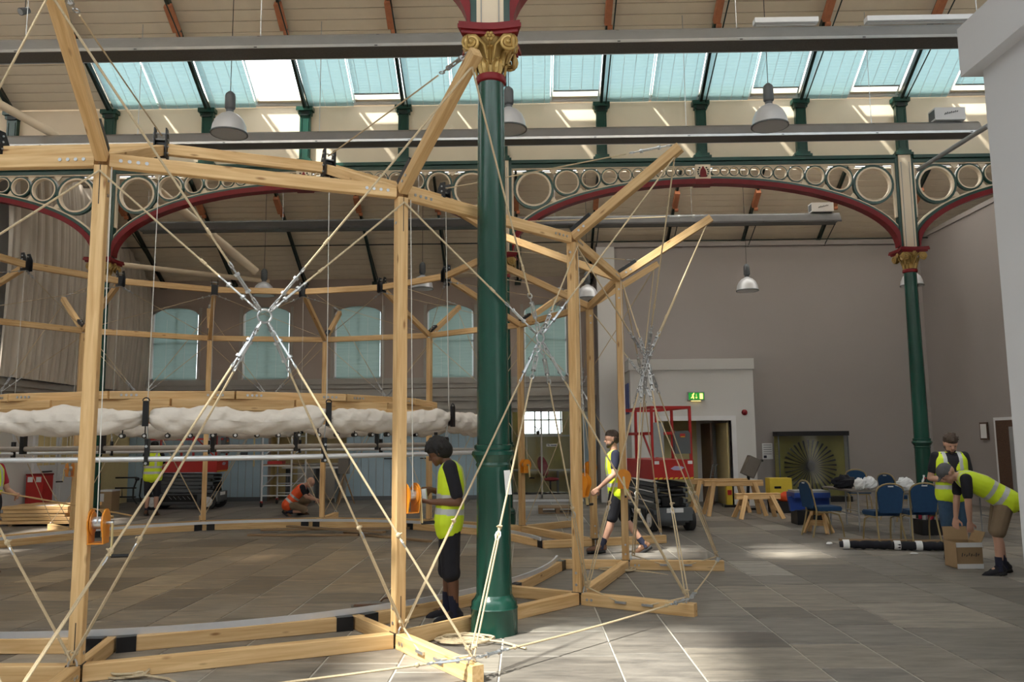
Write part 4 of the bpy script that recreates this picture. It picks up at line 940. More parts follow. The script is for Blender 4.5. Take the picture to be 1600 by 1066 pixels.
def bay_cross(i, label, group, near=True):
    j = (i+1) % NB; a = PH+DA*(i+0.5); c = V((C0.x+6.17*math.cos(a), C0.y+6.17*math.sin(a), 2.64))
    root = thing('rope_cross', label, 'rope', c, group)
    rr = 0.0085 if near else 0.007
    tg = V((-math.sin(a), math.cos(a), 0)); up = V((0, 0, 1))
    B().tube([c+(tg*math.cos(t)+up*math.sin(t))*0.05 for t in [2*pi*k/16 for k in range(16)]], 0.009, 6, True).build('centre_ring', 'steel', root, True)
    for k in (i, j):
        sd = -1 if k == i else 1
        ends = [(rp(RO-0.03, k, HO-0.07), False), (rp(R0+0.06, k, HP-0.10), False), (rp(R0+0.10, k, 0.17), True), (rp(RFO-0.03, k, 0.17), True)]
        for e, low in ends:
            d = (e-c).normalized(); p0 = c+d*0.055; p1 = c+d*0.13; p2 = c+d*0.46
            sh = B(); x, y, z = basis(d, (0, 0, 1)); sh.tube([p0, p0+d*0.02+y*0.018, p1-d*0.01+y*0.012], 0.007, 5); sh.tube([p0, p0+d*0.02-y*0.018, p1-d*0.01-y*0.012], 0.007, 5); sh.cyl(p1-d*0.012-y*0.024, p1-d*0.012+y*0.024, 0.008, n=6)
            sh.build('shackle', 'steel', root, True)
            turnbuckle(root, p1, p2)
            rope(root, p2, e, rr, 0.62 if (low and near) else None)
            if not low and near:
                kq = lerp(p2, e, 0.12); kb = B(); dd_ = (e-p2).normalized(); 
                for t in range(4): kb.ball(kq+dd_*(0.015*t), rr*1.6, 8, 5)
                kb.build('knot', 'rope', root, True)
    return root
far_lb = 'thin rope cross brace on the far side of the timber ring'
for i, lb in ((14, 'rope cross brace left of the leftmost near post, mostly outside the view'), (0, 'large rope cross brace between the two nearest posts, shackled at its centre'), (1, 'rope cross brace whose shackles hang just right of the near green column'),
              (2, 'rope cross brace whose shackles hang in front of the pale porch'), (3, 'rope cross brace over the open doorway bay, behind the nearer shackles'), (4, 'rope cross brace between the two posts behind the walking man'),
              (5, far_lb), (6, far_lb), (7, far_lb), (8, far_lb), (9, far_lb)):
    bay_cross(i, far_lb+', %s from the right' % ORD[i-5] if lb == far_lb else lb, 'rope crosses of the far bays' if lb == far_lb else None, i in (14, 0, 1, 2, 3))
# tie ropes from outer strut tip back to the inner node, with a turnbuckle
nt = {0: 'rope from the leftmost near strut tip back to its inner bracket', 1: 'rope from the strut tip beside the gilded capital back to its bracket', 2: 'rope from the highest strut tip right of the column back inward', 3: 'rope from the rightmost strut tip back inward'}
for i in range(NB):
    if i in (11, 12, 13): continue
    p, q = rp(RO-0.02, i, HO+0.06), rp(RI, i, HI+0.14)
    t = thing('tie_rope', nt.get(i, 'thin tie rope over the %s far strut of the ring counted from the right' % ORD[max(0, i-4)]), 'rope', lerp(p, q, 0.5), None if i in nt else 'tie ropes over the far struts')
    d = (q-p).normalized(); rope(t, p+d*0.55, q, 0.007); turnbuckle(t, p+d*0.05, p+d*0.5)
# thin diagonals in the sloping roof panels
for i in (4, 5, 6, 7, 8, 9, 10):
    j = (i+1) % NB
    for p, q, w1 in ((rp(RI, i, HI-0.09), rp(R0, j, HP+0.03), 'falling left'), (rp(RI, j, HI-0.09), rp(R0, i, HP+0.03), 'falling right')):
        t = thing('roof_diagonal', 'thin roof rope diagonal %s in the %s far panel from the right' % (w1, ORD[i-4]), 'rope', lerp(p, q, .5), 'thin diagonals of the far roof panels')
        d = (q-p).normalized(); rope(t, p+d*0.35, q, 0.0055); turnbuckle(t, p+d*0.02, p+d*0.33, 0.006)
# floor ropes from outrigger to outrigger
fl_lb = {14: 'floor rope running left from the foreground toward the view edge', 0: 'floor rope running low across the foreground to the lit beam end', 1: 'floor rope from the lit foreground beam end past the column to the next beam', 2: 'floor rope between the two rightmost beam ends'}
for i in (14, 0, 1, 2):
    p, q = rp(RFO+0.0, i, 0.16), rp(RFO+0.0, (i+1) % NB, 0.16); d = (q-p).normalized()
    t = thing('floor_rope', fl_lb[i], 'rope', lerp(p, q, .5)); turnbuckle(t, p+d*0.04, p+d*0.34); turnbuckle(t, q-d*0.34, q-d*0.04)
    rope(t, p+d*0.35, q-d*0.35, 0.0085, sg=0.006)
    kb = B(); kb.ball(p+d*0.42, 0.018, 8, 6); kb.ball(q-d*0.42, 0.018, 8, 6); kb.build('knot', 'rope', t, True)
# short lashings at the near post feet
for i, lb in ((1, 'short rope lashing along the lit foreground outrigger'), (2, 'short rope lashing along the outrigger right of the column'), (3, 'short rope lashing along the rightmost outrigger')):
    p = rp(R0+0.09, i, 0.18); q = rp(R0+0.50, i, 0.07)-tan_dir(i)*0.06; e = rp(RFO-0.05, i, 0.17); q2 = rp(RFO-0.42, i, 0.07)-tan_dir(i)*0.06
    t = thing('lashing', lb, 'rope', p); rope(t, p, q, 0.008); rope(t, e, q2, 0.008)
    for c in (q, q2): B().bar(c-rad_dir(i)*0.06, c+rad_dir(i)*0.06, 0.02, 0.022).build('cleat', 'steel', t)
# rope coils on the floor
def coil(c, r, n, label, seed, flat=1.0):
    rr_ = random.Random(seed); pts = []
    for k in range(n*16):
        a = k/16*2*pi; q = r*(0.72+0.28*math.sin(k*0.13+seed)); pts.append(V((c.x+q*math.cos(a)*1.25+rr_.uniform(-.012, .012), c.y+q*math.sin(a)*0.7*flat+rr_.uniform(-.012, .012), 0.012+0.010*(k//16 % 4)+rr_.uniform(0, .004))))
    pts += [pts[-1]+V((0.2*t, -0.06*t*t, -0.01*t)) for t in (1, 2)]
    t = B().tube(pts, 0.009, 5).build('rope_coil', 'rope', None, True); tag(t, label, 'rope')
coil(gp(200, 1058), 0.13, 6, 'loose coil of rope at the bottom left foreground', 1)
coil(gp(725, 1004), 0.20, 7, 'wide flat coil of rope beside the column base', 2)
coil(gp(965, 893), 0.20, 5, 'small coil of rope behind the rightmost outrigger', 3)
# ---- winches
def winch(i, z, side, label):
    rd, tg = rad_dir(i), tan_dir(i)
    o = rp(R0, i, z)+tg*side*(TW/2)+rd*0.0
    nx = tg*side                                   # outward from the post face
    root = thing('hand_winch', label, 'winch', o, 'orange hand winches on the posts')
    cdir = nx; up = V((0, 0, 1)); fx = rd
    def plate(off):
        poly = [(-0.08, -0.13), (0.06, -0.13)]+[(0.10*math.cos(t), 0.02+0.105*math.sin(t)) for t in [(-0.6+k*(pi+0.9)/10) for k in range(11)]]+[(-0.08, 0.02)]
        return B().prism(poly, o+nx*off, fx, up, nx, 0.008)
    plate(0.004).build('side_plate', 'orange', root); plate(0.105).build('side_plate', 'orange', root)
    B().box(-0.08, 0.06, 0, 0.11, 0, 0.008).build('base_plate', 'orange', root, Mw=Matrix(((fx.x, nx.x, 0, o.x), (fx.y, nx.y, 0, o.y), (0, 0, 1, o.z-0.13), (0, 0, 0, 1))))
    c = o+up*0.02
    B().cyl(c+nx*0.012, c+nx*0.105, 0.045, n=16).build('drum', 'steel', root, True)
    for q in (0.018, 0.095): B().cyl(c+nx*q, c+nx*(q+0.006), 0.085, n=20).build('drum_flange', 'orange', root, True)
    B().cyl(c+nx*0.11, c+nx*0.16, 0.012, n=8).build('axle', 'steel', root)
    cr = B().bar(c+nx*0.155, c+nx*0.16-up*0.24+fx*0.02, 0.03, 0.008, nx).build('crank', 'yellow', root)
    B().cyl(c+nx*0.16-up*0.24+fx*0.02, c+nx*0.28-up*0.24+fx*0.02, 0.014, n=10).build('crank_grip', 'black', cr)
    B().cyl(c+nx*0.06+fx*0.045, rp(R0, i, HP-0.06)+nx*(TW/2+0.03)+rd*0.03, 0.004, n=5).build('hoist_cord', 'cord', root)
    return root
winch(0, 1.10, 1, 'orange hand winch on the leftmost near post')
winch(1, 1.22, 1, 'orange hand winch on the post beside the man in the yellow vest')
winch(2, 1.22, 1, 'orange hand winch on the tall post right of the column')
winch(3, 1.18, -1, 'orange hand winch beside the walking man')
winch(4, 1.22, 1, 'orange hand winch on the slim post behind the tall post')
winch(5, 1.22, -1, 'small orange hand winch on the post before the olive office')
winch(9, 1.22, 1, 'small orange hand winch on the far post at left')
# ---- suspended canopy ring: two layers of timber, canvas bundle, pipes
can = thing('canopy_ring', 'suspended low ring of pale timber segments inside the big frame', 'canopy ring', (C0.x, C0.y, 2.05))
RC, RT = 4.0, 3.05
for i in range(NB):
    a, b = rp(RT, i+0.5, 2.215), rp(RT, i+1.5, 2.215); u = (b-a).normalized(); us = beam('upper_segment', a, b, 0.11, 0.085, 'pine', can)
    if i in (12, 13, 14, 0, 1): bolts(us, a+V((u.y, -u.x, 0))*0.055, u, V((u.y, -u.x, 0)), 4, 0.05, 0.12); bolts(us, b+V((u.y, -u.x, 0))*0.055, -u, V((u.y, -u.x, 0)), 4, 0.05, 0.12)
    a, b = rp(RT+0.01, i, 2.11), rp(RT+0.01, i+1, 2.11); beam('lower_segment', a, b, 0.12, 0.125, 'pine', can)
    beam('arm', rp(RT+0.06, i, 2.07), rp(RC-0.05, i, 2.02), 0.05, 0.05, 'pine', can)
cv = thing('canvas_skirt', 'cream canvas bunched up around the suspended canopy ring', 'canvas', (C0.x, C0.y, 1.9))
for i in range(NB):
    if i in (9, 10, 11, 12): continue
    sd = random.Random(40+i); ph_ = [sd.uniform(0, 6) for _ in range(6)]
    def cf(u, v, i=i, ph_=ph_):
        e = math.sin(pi*u)**0.38                        # pinched at the ties
        th = 2*pi*v; aa = i+0.015+0.97*u
        lump = 0.007*math.sin(u*23+ph_[0]+3*math.sin(v*6))+0.005*math.sin(u*47+ph_[1]+v*9)+0.014*math.sin(u*8+ph_[2])
        fold = 0.016*abs(math.sin(th*1.5+u*9+ph_[3]+math.sin(u*5)))+0.015*abs(math.sin(th*2.0-u*15+ph_[4]))+0.010*abs(math.sin(th*2.5+u*27+ph_[5]))*(1.3-e)-0.012+0.012*max(0, math.sin(u*pi*17+2.2*math.sin(v*9+ph_[0])))**3*max(0, math.cos(th-0.6))
        rx = (0.035+0.085*e)+lump*0.6+fold; rz = (0.035+0.085*e)+lump+fold
        zc = 1.925+0.03*(1-e)-0.02*math.sin(pi*u)+0.012*math.sin(u*11+ph_[5])
        r = RC+0.035+rx*math.cos(th); z = zc+rz*math.sin(th)
        a = PH+DA*aa; rr_ = r*math.cos(DA/2)/math.cos(DA*(u-0.5)) if True else r
        return (C0.x+rr_*math.cos(a), C0.y+rr_*math.sin(a), z)
    B().grid(cf, 72, 36).build('canvas_bundle', 'canvas', cv, True)
    p = rp(RC+0.11, i, 1.96); tb_ = B().bar(p+V((0, 0, 0.14)), p-V((0, 0, 0.10)), 0.05, 0.035, rad_dir(i)); tb_.tube([p+V((0, 0, .14))+tan_dir(i)*(0.03*math.cos(t))+V((0, 0, .03*math.sin(t))) for t in [pi*k/6 for k in range(7)]], 0.006, 5); tb_.build('tie_strap', 'black', cv)
for i in range(NB):
    if i in (11, 12, 13): continue
    t = B().cyl(rp(RC+0.05, i, 2.1), rp(RI+0.04, i, HI-0.10), 0.004, n=5).build('suspension_cord', 'cord'); tag(t, 'thin white cord below the %s upper bracket counted from the left near post' % ORD[i], 'cord', 'cords suspending the canopy ring')
def arc(r, z, a0, a1, n=64): return [V((C0.x+r*math.cos(PH+DA*(a0+(a1-a0)*k/n)), C0.y+r*math.sin(PH+DA*(a0+(a1-a0)*k/n)), z)) for k in range(n+1)]
p1 = thing('pipe_ring', 'bright aluminium pipe bent in a ring below the canvas', 'pipe', (C0.x, C0.y, 1.55))
B().tube(arc(4.0, 1.552, 0, 15, 120)[:-1], 0.027, 10, True).build('pipe', 'alu', p1, True)
for i in range(NB):
    q = rp(4.0, i, 1.552); cl = B().bar(q+V((0, 0, -0.06)), q+V((0, 0, 0.19)), 0.035, 0.068, rad_dir(i)); cl.build('clamp', 'black', p1)
    for z in (0.12, -0.04): B().cyl(q+V((0, 0, z))+rad_dir(i)*0.03, q+V((0, 0, z))+rad_dir(i)*0.042, 0.013, n=8).build('clamp_bolt', 'steel', p1)
    B().cyl(q+V((0, 0, 0.19)), rp(RC+0.04, i, 1.90), 0.007, n=6).build('link', 'steel', p1)
p2 = thing('pipe_arc', 'dull brown grey pipe arc hung just above the bright pipe ring', 'pipe', (C0.x, C0.y, 1.65))
B().tube(arc(3.6, 1.655, -4.0, 2.45, 64), 0.027, 10).build('pipe', 'dulltube', p2, True)
for a in (-2.3, -1.6, -0.9, -0.35, 0.35, 0.9, 1.55, 2.25):
    q = V((C0.x+3.6*math.cos(PH+DA*a), C0.y+3.6*math.sin(PH+DA*a), 1.655)); B().bar(q+V((0, 0, -0.05)), q+V((0, 0, 0.15)), 0.04, 0.066).build('clamp', 'black', p2)
for k in range(16):
    a = -0.15+0.125*k; q = V((C0.x+3.93*math.cos(PH+DA*a), C0.y+3.93*math.sin(PH+DA*a), 1.772)); d = V((math.cos(PH+DA*a), math.sin(PH+DA*a), 0))
    t = thing('spot_lamp', 'tiny black spot lamp under the canvas, %s from the left' % ORD[k], 'lamp', q, 'tiny spot lamps under the canvas')
    B().cyl(q-d*0.03, q+d*0.03, 0.024, n=10).build('body', 'black', t); B().cyl(q+d*0.031, q+d*0.034, 0.014, n=8).build('lens', 'paper', t); B().cyl(q, q+V((0, 0, 0.10)), 0.006, n=5).build('stem', 'black', t)
# ================================================================== PROPS
# ---- scissor lifts
def scissor_lift():
    t = thing('scissor_lift', 'x', 'lift')            # front faces -Y, length 1.8 along Y
    b = B().box(-0.38, 0.38, 0, 1.78, 0.16, 0.40); b.box(-0.34, 0.34, -0.06, 0.02, 0.20, 0.44); b.box(-0.26, 0.26, 0.1, 1.7, 0.10, 0.18); b.build('chassis', 'grey', t)
    for sx in (-1, 1):
        for y in (0.16, 1.60):
            wh = B().cyl((sx*0.30, y, 0.20), (sx*0.42, y, 0.20), 0.20, n=24).build('wheel', 'rubber', t, True)
            B().lathe([(0.13, 0), (0.125, 0.012), (0.06, 0.004), (0.05, 0.03), (0.02, 0.035)], 18, axis=Matrix.Translation((sx*0.418, y, 0.20)) @ Matrix.Rotation(sx*pi/2, 4, 'Y')).build('hub', 'palewall', wh, True)
        B().box(sx*0.385-0.006, sx*0.385+0.006, 0.45, 1.35, 0.20, 0.38).build('side_panel', 'black', t)
        mk = B()
        for k in range(5): mk.bar((sx*0.393, 0.62+0.12*k, 0.26), (sx*0.393, 0.70+0.12*k, 0.34), 0.004, 0.03, (1, 0, 0))
        mk.build('decal', 'midgrey', t)
    for k in range(5):
        z = 0.46+0.095*k
        for sx in (-1, 1): B().bar((sx*(0.30-0.05*(k % 2)), 0.08, z), (sx*(0.30-0.05*(k % 2)), 1.70, z+0.035), 0.045, 0.08, (0, 0, 1), 0.008).build('scissor_arm', 'grey', t)
        B().cyl((-0.32, 0.12, z), (0.32, 0.12, z), 0.028, n=8).build('cross_pin', 'black', t)
    B().box(-0.20, 0.20, 0.05, 0.5, 0.46, 0.62).build('hydraulic_block', 'black', t)
    B().box(-0.16, 0.16, -0.075, -0.06, 0.35, 0.43).build('number_plate', 'paper', t)
    pf = B().box(-0.40, 0.40, -0.04, 1.82, 0.95, 1.31); pf = pf.build('platform_tray', 'liftred', t)
    for k in range(8): B().prism([(0, 0), (0.06, 0), (0.09, 0.03), (0.03, 0.03)], (-0.39+0.10*k, -0.046, 0.955), (1, 0, 0), (0, 0, 1), (0, 1, 0), 0.006).build('hazard_stripe', 'hazard', pf)
    for x in (-0.36, 0.29): B().box(x, x+0.09, -0.046, -0.04, 1.23, 1.29).build('label', 'paper', pf)
    lg = B(); lg.prism([(-0.13, 0), (-0.05, 0.045), (0.08, 0.04), (0.14, 0.015), (0.06, -0.035), (-0.07, -0.03)], (0.08, -0.046, 1.15), (1, 0, 0), (0, 0, 1), (0, 1, 0), 0.006); lg.build('logo', 'logoink', pf)
    for sx in (-1, 1):
        for y in (0.0, 0.9, 1.78): B().bar((sx*0.375, y, 1.28), (sx*0.375, y, 2.28), 0.045, 0.045).build('guard_post', 'liftred', t)
        for z in (1.80, 2.28): B().bar((sx*0.375, -0.02, z), (sx*0.375, 1.80, z), 0.045, 0.05).build('guard_rail', 'liftred', t)
    for y in (0.0, 1.78):
        for z in (1.80, 2.28): B().bar((-0.39, y, z), (0.39, y, z), 0.045, 0.05).build('guard_rail', 'liftred', t)
    cb = B().prism([(0, 0), (0.30, 0), (0.30, 0.38), (0.26, 0.42), (0.04, 0.42), (0, 0.38)], (0.04, -0.08, 1.42), (1, 0, 0), (0, 0, 1), (0, 1, 0), 0.12).build('control_box', 'grey', t)
    B().box(0.14, 0.24, -0.086, -0.08, 1.72, 1.79).build('red_label', 'liftred', cb); B().box(0.15, 0.23, -0.09, -0.086, 1.725, 1.74).build('amber_strip', 'hazard', cb)
    B().box(-0.36, -0.16, -0.03, 0.02, 1.36, 2.0).build('manual_box', 'midgrey', t)
    B().bar((-0.375, 0.0, 1.31), (-0.375, 0.5, 1.8), 0.03, 0.03).build('brace', 'liftred', t)
    index_children(t); return t
M['logoink'] = mat('logo_ink', (0.45, 0.40, 0.60), 0.5, var=0.2)
l1 = scissor_lift(); place(l1, (2.72, 15.3, 0), 0.20, 1.0); tag(l1, 'red platform scissor lift with grey base in front of the porch', 'lift', 'scissor lifts')
l2 = copy_tree(l1); place(l2, (-8.0, 21.5, 0), pi/2); tag(l2, 'red and black scissor lift by the blue boarding at left', 'lift', 'scissor lifts')
# ---- sawhorses
def sawhorse(name, L_, h, w_=0.5, m='pine'):
    t = thing(name, 'x', 'sawhorse')
    beam('top_beam', (-L_/2, -0.05, h-0.05), (L_/2, -0.05, h-0.05), 0.045, 0.10, m, t); beam('top_beam', (-L_/2, 0.05, h-0.05), (L_/2, 0.05, h-0.05), 0.045, 0.10, m, t)
    beam('top_board', (-L_/2, 0, h+0.012), (L_/2, 0, h+0.012), 0.16, 0.024, m, t)
    for sx in (-1, 1):
        for sy in (-1, 1): beam('leg', (sx*(L_/2-0.02), sy*w_/2, 0), (sx*(L_/2-0.20), sy*0.085, h-0.02), 0.045, 0.09, m, t, up=(1, 0, 0))
        beam('brace', (sx*(L_/2-0.12), -w_*0.34, h*0.42), (sx*(L_/2-0.12), w_*0.34, h*0.42), 0.03, 0.09, m, t)
    index_children(t); return t
s1 = sawhorse('sawhorse', 1.30, 0.74); place(s1, (4.62, 18.45, 0), 0.02); tag(s1, 'tall pine sawhorse by the porch door, behind the low one', 'sawhorse')
s2 = sawhorse('sawhorse', 0.95, 0.50); place(s2, (4.95, 17.75, 0), 0.06); tag(s2, 'low pine sawhorse in front of the tall one', 'sawhorse')
s3_ = copy_tree(s1); place(s3_, (4.5, 19.3, 0), -0.04); tag(s3_, 'tall pine sawhorse hindmost of the three by the porch', 'sawhorse')
s4_ = sawhorse('sawhorse', 0.34, 0.42, 0.42); place(s4_, gp(1279, 833), 0.9); tag(s4_, 'small pine saw stool beside the side-on blue chair', 'stool')
# ---- banquet chairs
def chair():
    t = thing('banquet_chair', 'x', 'chair')          # sitter looks +Y
    out = []
    for k in range(13): a = pi*k/12; out.append((0.19*math.cos(a), 0.80+0.09*math.sin(a)))
    B().prism([(0.165, 0.47), (0.20, 0.80)]+[(x*0.98, z) for x, z in out]+[(-0.20, 0.80), (-0.165, 0.47)], (0, -0.235, 0), (1, 0, 0), (0, -0.10, 1), (0, 1, 0), 0.035).build('backrest', 'chairblue', t)
    st = B()
    for z0, z1, s in ((0.42, 0.44, 0.97), (0.44, 0.475, 1.0), (0.475, 0.49, 0.95)): st.prism([(-0.215*s, -0.19*s), (0.215*s, -0.19*s), (0.225*s, 0.20*s), (0.20*s, 0.225*s), (-0.20*s, 0.225*s), (-0.225*s, 0.20*s)], (0, 0, z0), (1, 0, 0), (0, 1, 0), (0, 0, 1), z1-z0)
    st.build('seat', 'chairblue', t)
    pts = [V((0.18, -0.20, 0.40)), V((0.21, -0.29, 0.78))]+[V((0.205*math.cos(pi*k/10), -0.225-0.10*(0.80+0.10*math.sin(pi*k/10)), 0.80+0.11*math.sin(pi*k/10))) for k in range(11)]+[V((-0.21, -0.29, 0.78)), V((-0.18, -0.20, 0.40))]
    B().tube(pts, 0.013, 7).build('back_frame', 'chairgold', t, True)
    for sx in (-1, 1):
        B().tube([(sx*0.18, -0.20, 0.42), (sx*0.19, -0.23, 0.25), (sx*0.205, -0.30, 0.0)], 0.013, 7).build('leg', 'chairgold', t, True)
        B().tube([(sx*0.19, -0.20, 0.40), (sx*0.20, 0.02, 0.40), (sx*0.205, 0.16, 0.36), (sx*0.21, 0.21, 0.2), (sx*0.215, 0.23, 0.0)], 0.013, 7).build('leg', 'chairgold', t, True)
    B().bar((-0.19, 0.20, 0.405), (0.19, 0.20, 0.405), 0.02, 0.025).build('seat_rail', 'chairgold', t)
    B().box(-0.04, 0.04, -0.333, -0.295, 0.862, 0.877).build('hand_hole', 'paper', t)
    index_children(t); return t
c0 = chair()
for k, (u, v, rz, lb) in enumerate(((1391, 851, 0.03, 'blue banquet chair with its back to the view, left of the pair at the table'), (1449, 849, -0.12, 'blue banquet chair with its back to the view, right of the pair at the table'),
                                    (1296, 840, -1.45, 'blue banquet chair turned side on at the left end of the table'), (1350, 803, 2.9, 'blue banquet chair on the far side of the table'), (1415, 815, -1.2, 'blue banquet chair pushed in sideways between the two chair backs'))):
    o = c0 if k == 0 else copy_tree(c0); place(o, gp(u, v)+V((0, 0.22, 0)), rz, 1.05); tag(o, lb, 'chair', 'blue banquet chairs')
# ---- tables and things on them
def table(x0, x1, y0, y1, h, label):
    t = thing('trestle_table', label, 'table', ((x0+x1)/2, (y0+y1)/2, 0))
    B().box(x0, x1, y0, y1, h-0.03, h).build('table_top', 'oldtop', t)
    for x in (x0+0.12, x1-0.12):
        for y in (y0+0.06, y1-0.06): B().cyl((x, y, 0), (x, y, h-0.03), 0.014, n=8).build('leg', 'midgrey', t)
        B().bar((x, y0+0.06, 0.3), (x, y1-0.06, 0.3), 0.02, 0.02).build('stretcher', 'midgrey', t)
    return t
M['oldtop'] = mat('table_top', (0.16, 0.14, 0.12), 0.5, var=0.15)
table(6.45, 8.25, 14.25, 15.0, 0.74, 'long dark folding table behind the blue chairs'); table(5.85, 6.40, 14.9, 16.4, 0.74, 'folding table end on, left of the long table')
def crumple(name, c, r, m, label, cat, seed):
    sd = random.Random(seed); b = B().ball(c, r, 14, 10); cc = V(c)
    b.v = [tuple(cc+(V(p)-cc)*(1+sd.uniform(-0.22, 0.18))) for p in b.v]; zmin = c[2]-r[2]
    b.v = [(p[0], p[1], max(p[2], zmin+0.003)) for p in b.v]
    return tag(b.build(name, m), label, cat)
crumple('plastic_bag', (6.05, 15.05, 0.85), (0.10, 0.09, 0.11), 'paper', 'crumpled white bag on the table left end, left of the pair', 'bag', 1)
crumple('plastic_bag', (6.25, 15.1, 0.86), (0.12, 0.10, 0.12), 'paper', 'crumpled white bag on the table left end, right of the pair', 'bag', 2)
crumple('plastic_bag', (6.75, 14.8, 0.86), (0.16, 0.10, 0.12), 'paper', 'crumpled white bag behind the left chair back', 'bag', 3)
crumple('rucksack', (5.98, 15.6, 0.86), (0.22, 0.16, 0.13), 'darkcloth', 'black soft bag lying on the left table', 'bag', 4)
crumple('paper_heap', (7.75, 14.7, 0.79), (0.22, 0.12, 0.05), 'paper', 'low heap of white papers on the long table', 'papers', 5)
def bottle(x, y, z, h, m, capm, label):
    t = thing('bottle', label, 'bottle', (x, y, z)); r = h*0.16
    B().lathe([(r*0.95, 0), (r, 0.01), (r, h*0.62), (r*0.4, h*0.82), (r*0.36, h*0.93)], 14, (x, y, z)).build('body', m, t, True)
    B().cyl((x, y, z+h*0.92), (x, y, z+h), r*0.42, n=10).build('cap', capm, t); B().lathe([(r*1.01, h*0.25), (r*1.03, h*0.26), (r*1.03, h*0.5), (r*1.01, h*0.51)], 14, (x, y, z)).build('wrap', 'paper', t, True)
bottle(7.02, 14.6, 0.74, 0.24, 'darkcloth', 'liftred', 'dark bottle with red cap, left of two on the long table'); bottle(7.24, 14.55, 0.74, 0.25, 'darkcloth', 'chairred', 'dark bottle with red cap, right of two on the long table')
bottle(7.72, 14.85, 0.74, 0.32, 'hazard', 'hiorange', 'orange bottle standing above the right chair back'); bottle(7.12, 14.85, 0.74, 0.27, 'paper', 'white', 'white bottle between the two dark bottles'); bottle(7.42, 14.7, 0.74, 0.26, 'paper', 'white', 'white bottle right of the two dark bottles')
cr = thing('drinks_crate', 'dark crate of drink cans stored under the long table', 'crate', (7.1, 14.6, 0))
B().box(6.85, 7.4, 14.45, 14.8, 0.0, 0.26).build('crate_body', 'black', cr)
for k in range(10): B().cyl((6.92+0.1*(k % 5), 14.53+0.14*(k//5), 0.20), (6.92+0.1*(k % 5), 14.53+0.14*(k//5), 0.33), 0.032, n=10).build('can', 'chairred' if k % 2 else 'steel', cr, True)
# blue plastic work step with grey top
ws = thing('work_step', 'blue plastic work platform with grey top left of the tables', 'platform', (5.55, 15.0, 0)); c = gp(1283, 824); x, y = c.x, c.y+0.6
B().box(x-0.33, x+0.33, y-0.2, y+0.25, 0.62, 0.66).build('top', 'midgrey', ws); B().box(x-0.35, x+0.35, y-0.22, y+0.27, 0.52, 0.62).build('rim', 'plasticblue', ws)
for sx in (-1, 1): B().bar((x+sx*0.20, y, 0.28), (x+sx*0.24, y, 0.56), 0.36, 0.10, (0, 1, 0)).build('side_leg', 'plasticblue', ws)
B().box(x-0.30, x+0.30, y-0.18, y+0.22, 0.0, 0.28).build('base_box', 'black', ws)
# yellow tool case, grey leaning sheet, yellow stand by the sawhorses
tc_ = thing('tool_case', 'yellow and orange power tool case beside the sawhorses', 'tool case', (5.75, 19.0, 0))
B().box(5.55, 6.05, 18.85, 19.2, 0.42, 0.78).build('case', 'hazard', tc_); B().ball((5.92, 18.95, 0.38), (0.22, 0.16, 0.14), 12, 8).build('hose_bag', 'hiorange', tc_, True); B().box(5.65, 5.8, 18.84, 18.85, 0.55, 0.60).build('grip', 'black', tc_); B().box(5.6, 6.1, 18.85, 19.25, 0, 0.26).build('trolley', 'black', tc_)
ls = thing('machine_guard', 'dark tilted machine guard above the sawhorses', 'guard', (5.45, 19.9, 0)); B().bar((5.32, 19.9, 0.80), (5.52, 19.9, 1.22), 0.3, 0.30, (1, 0, 0), 0.02).build('shell', 'oldtop', ls); B().bar((5.30, 19.9, 0), (5.36, 19.9, 0.85), 0.06, 0.06).build('stand', 'black', ls); B().box(5.15, 5.5, 19.7, 20.1, 0, 0.05).build('foot', 'black', ls); B().cyl((5.55, 19.9, 1.12), (5.72, 19.9, 1.16), 0.03, n=8).build('spout', 'black', ls)
hz = thing('barrier_leg', 'short yellow barrier leg by the porch door jamb', 'barrier', (5.05, 20.6, 0)); B().box(4.98, 5.12, 20.55, 20.7, 0.05, 0.55).build('leg', 'hazard', hz); B().box(4.9, 5.2, 20.5, 20.75, 0, 0.06).build('foot', 'black', hz); B().box(5.0, 5.1, 20.54, 20.55, 0.3, 0.42).build('label', 'liftred', hz)
ht = thing('hand_truck', 'thin steel hand truck leaning in the porch doorway', 'hand truck', (4.65, 20.7, 0))
for dx in (0, 0.10): B().tube([(4.50+dx, 20.75, 0.12), (4.72+dx, 20.85, 1.02), (4.76+dx, 20.87, 1.05)], 0.014, 7).build('rail', 'grey', ht, True)
for z in (0.4, 0.75, 1.02): B().cyl((4.50+0.24*(z-0.12), 20.75+0.1*z, z), (4.61+0.24*(z-0.12), 20.75+0.1*z, z), 0.011, n=6).build('rung', 'grey', ht)
for dx in (-0.03, 0.13): B().cyl((4.50+dx, 20.75, 0.10), (4.53+dx, 20.75, 0.10), 0.10, n=16).build('wheel', 'rubber', ht, True)
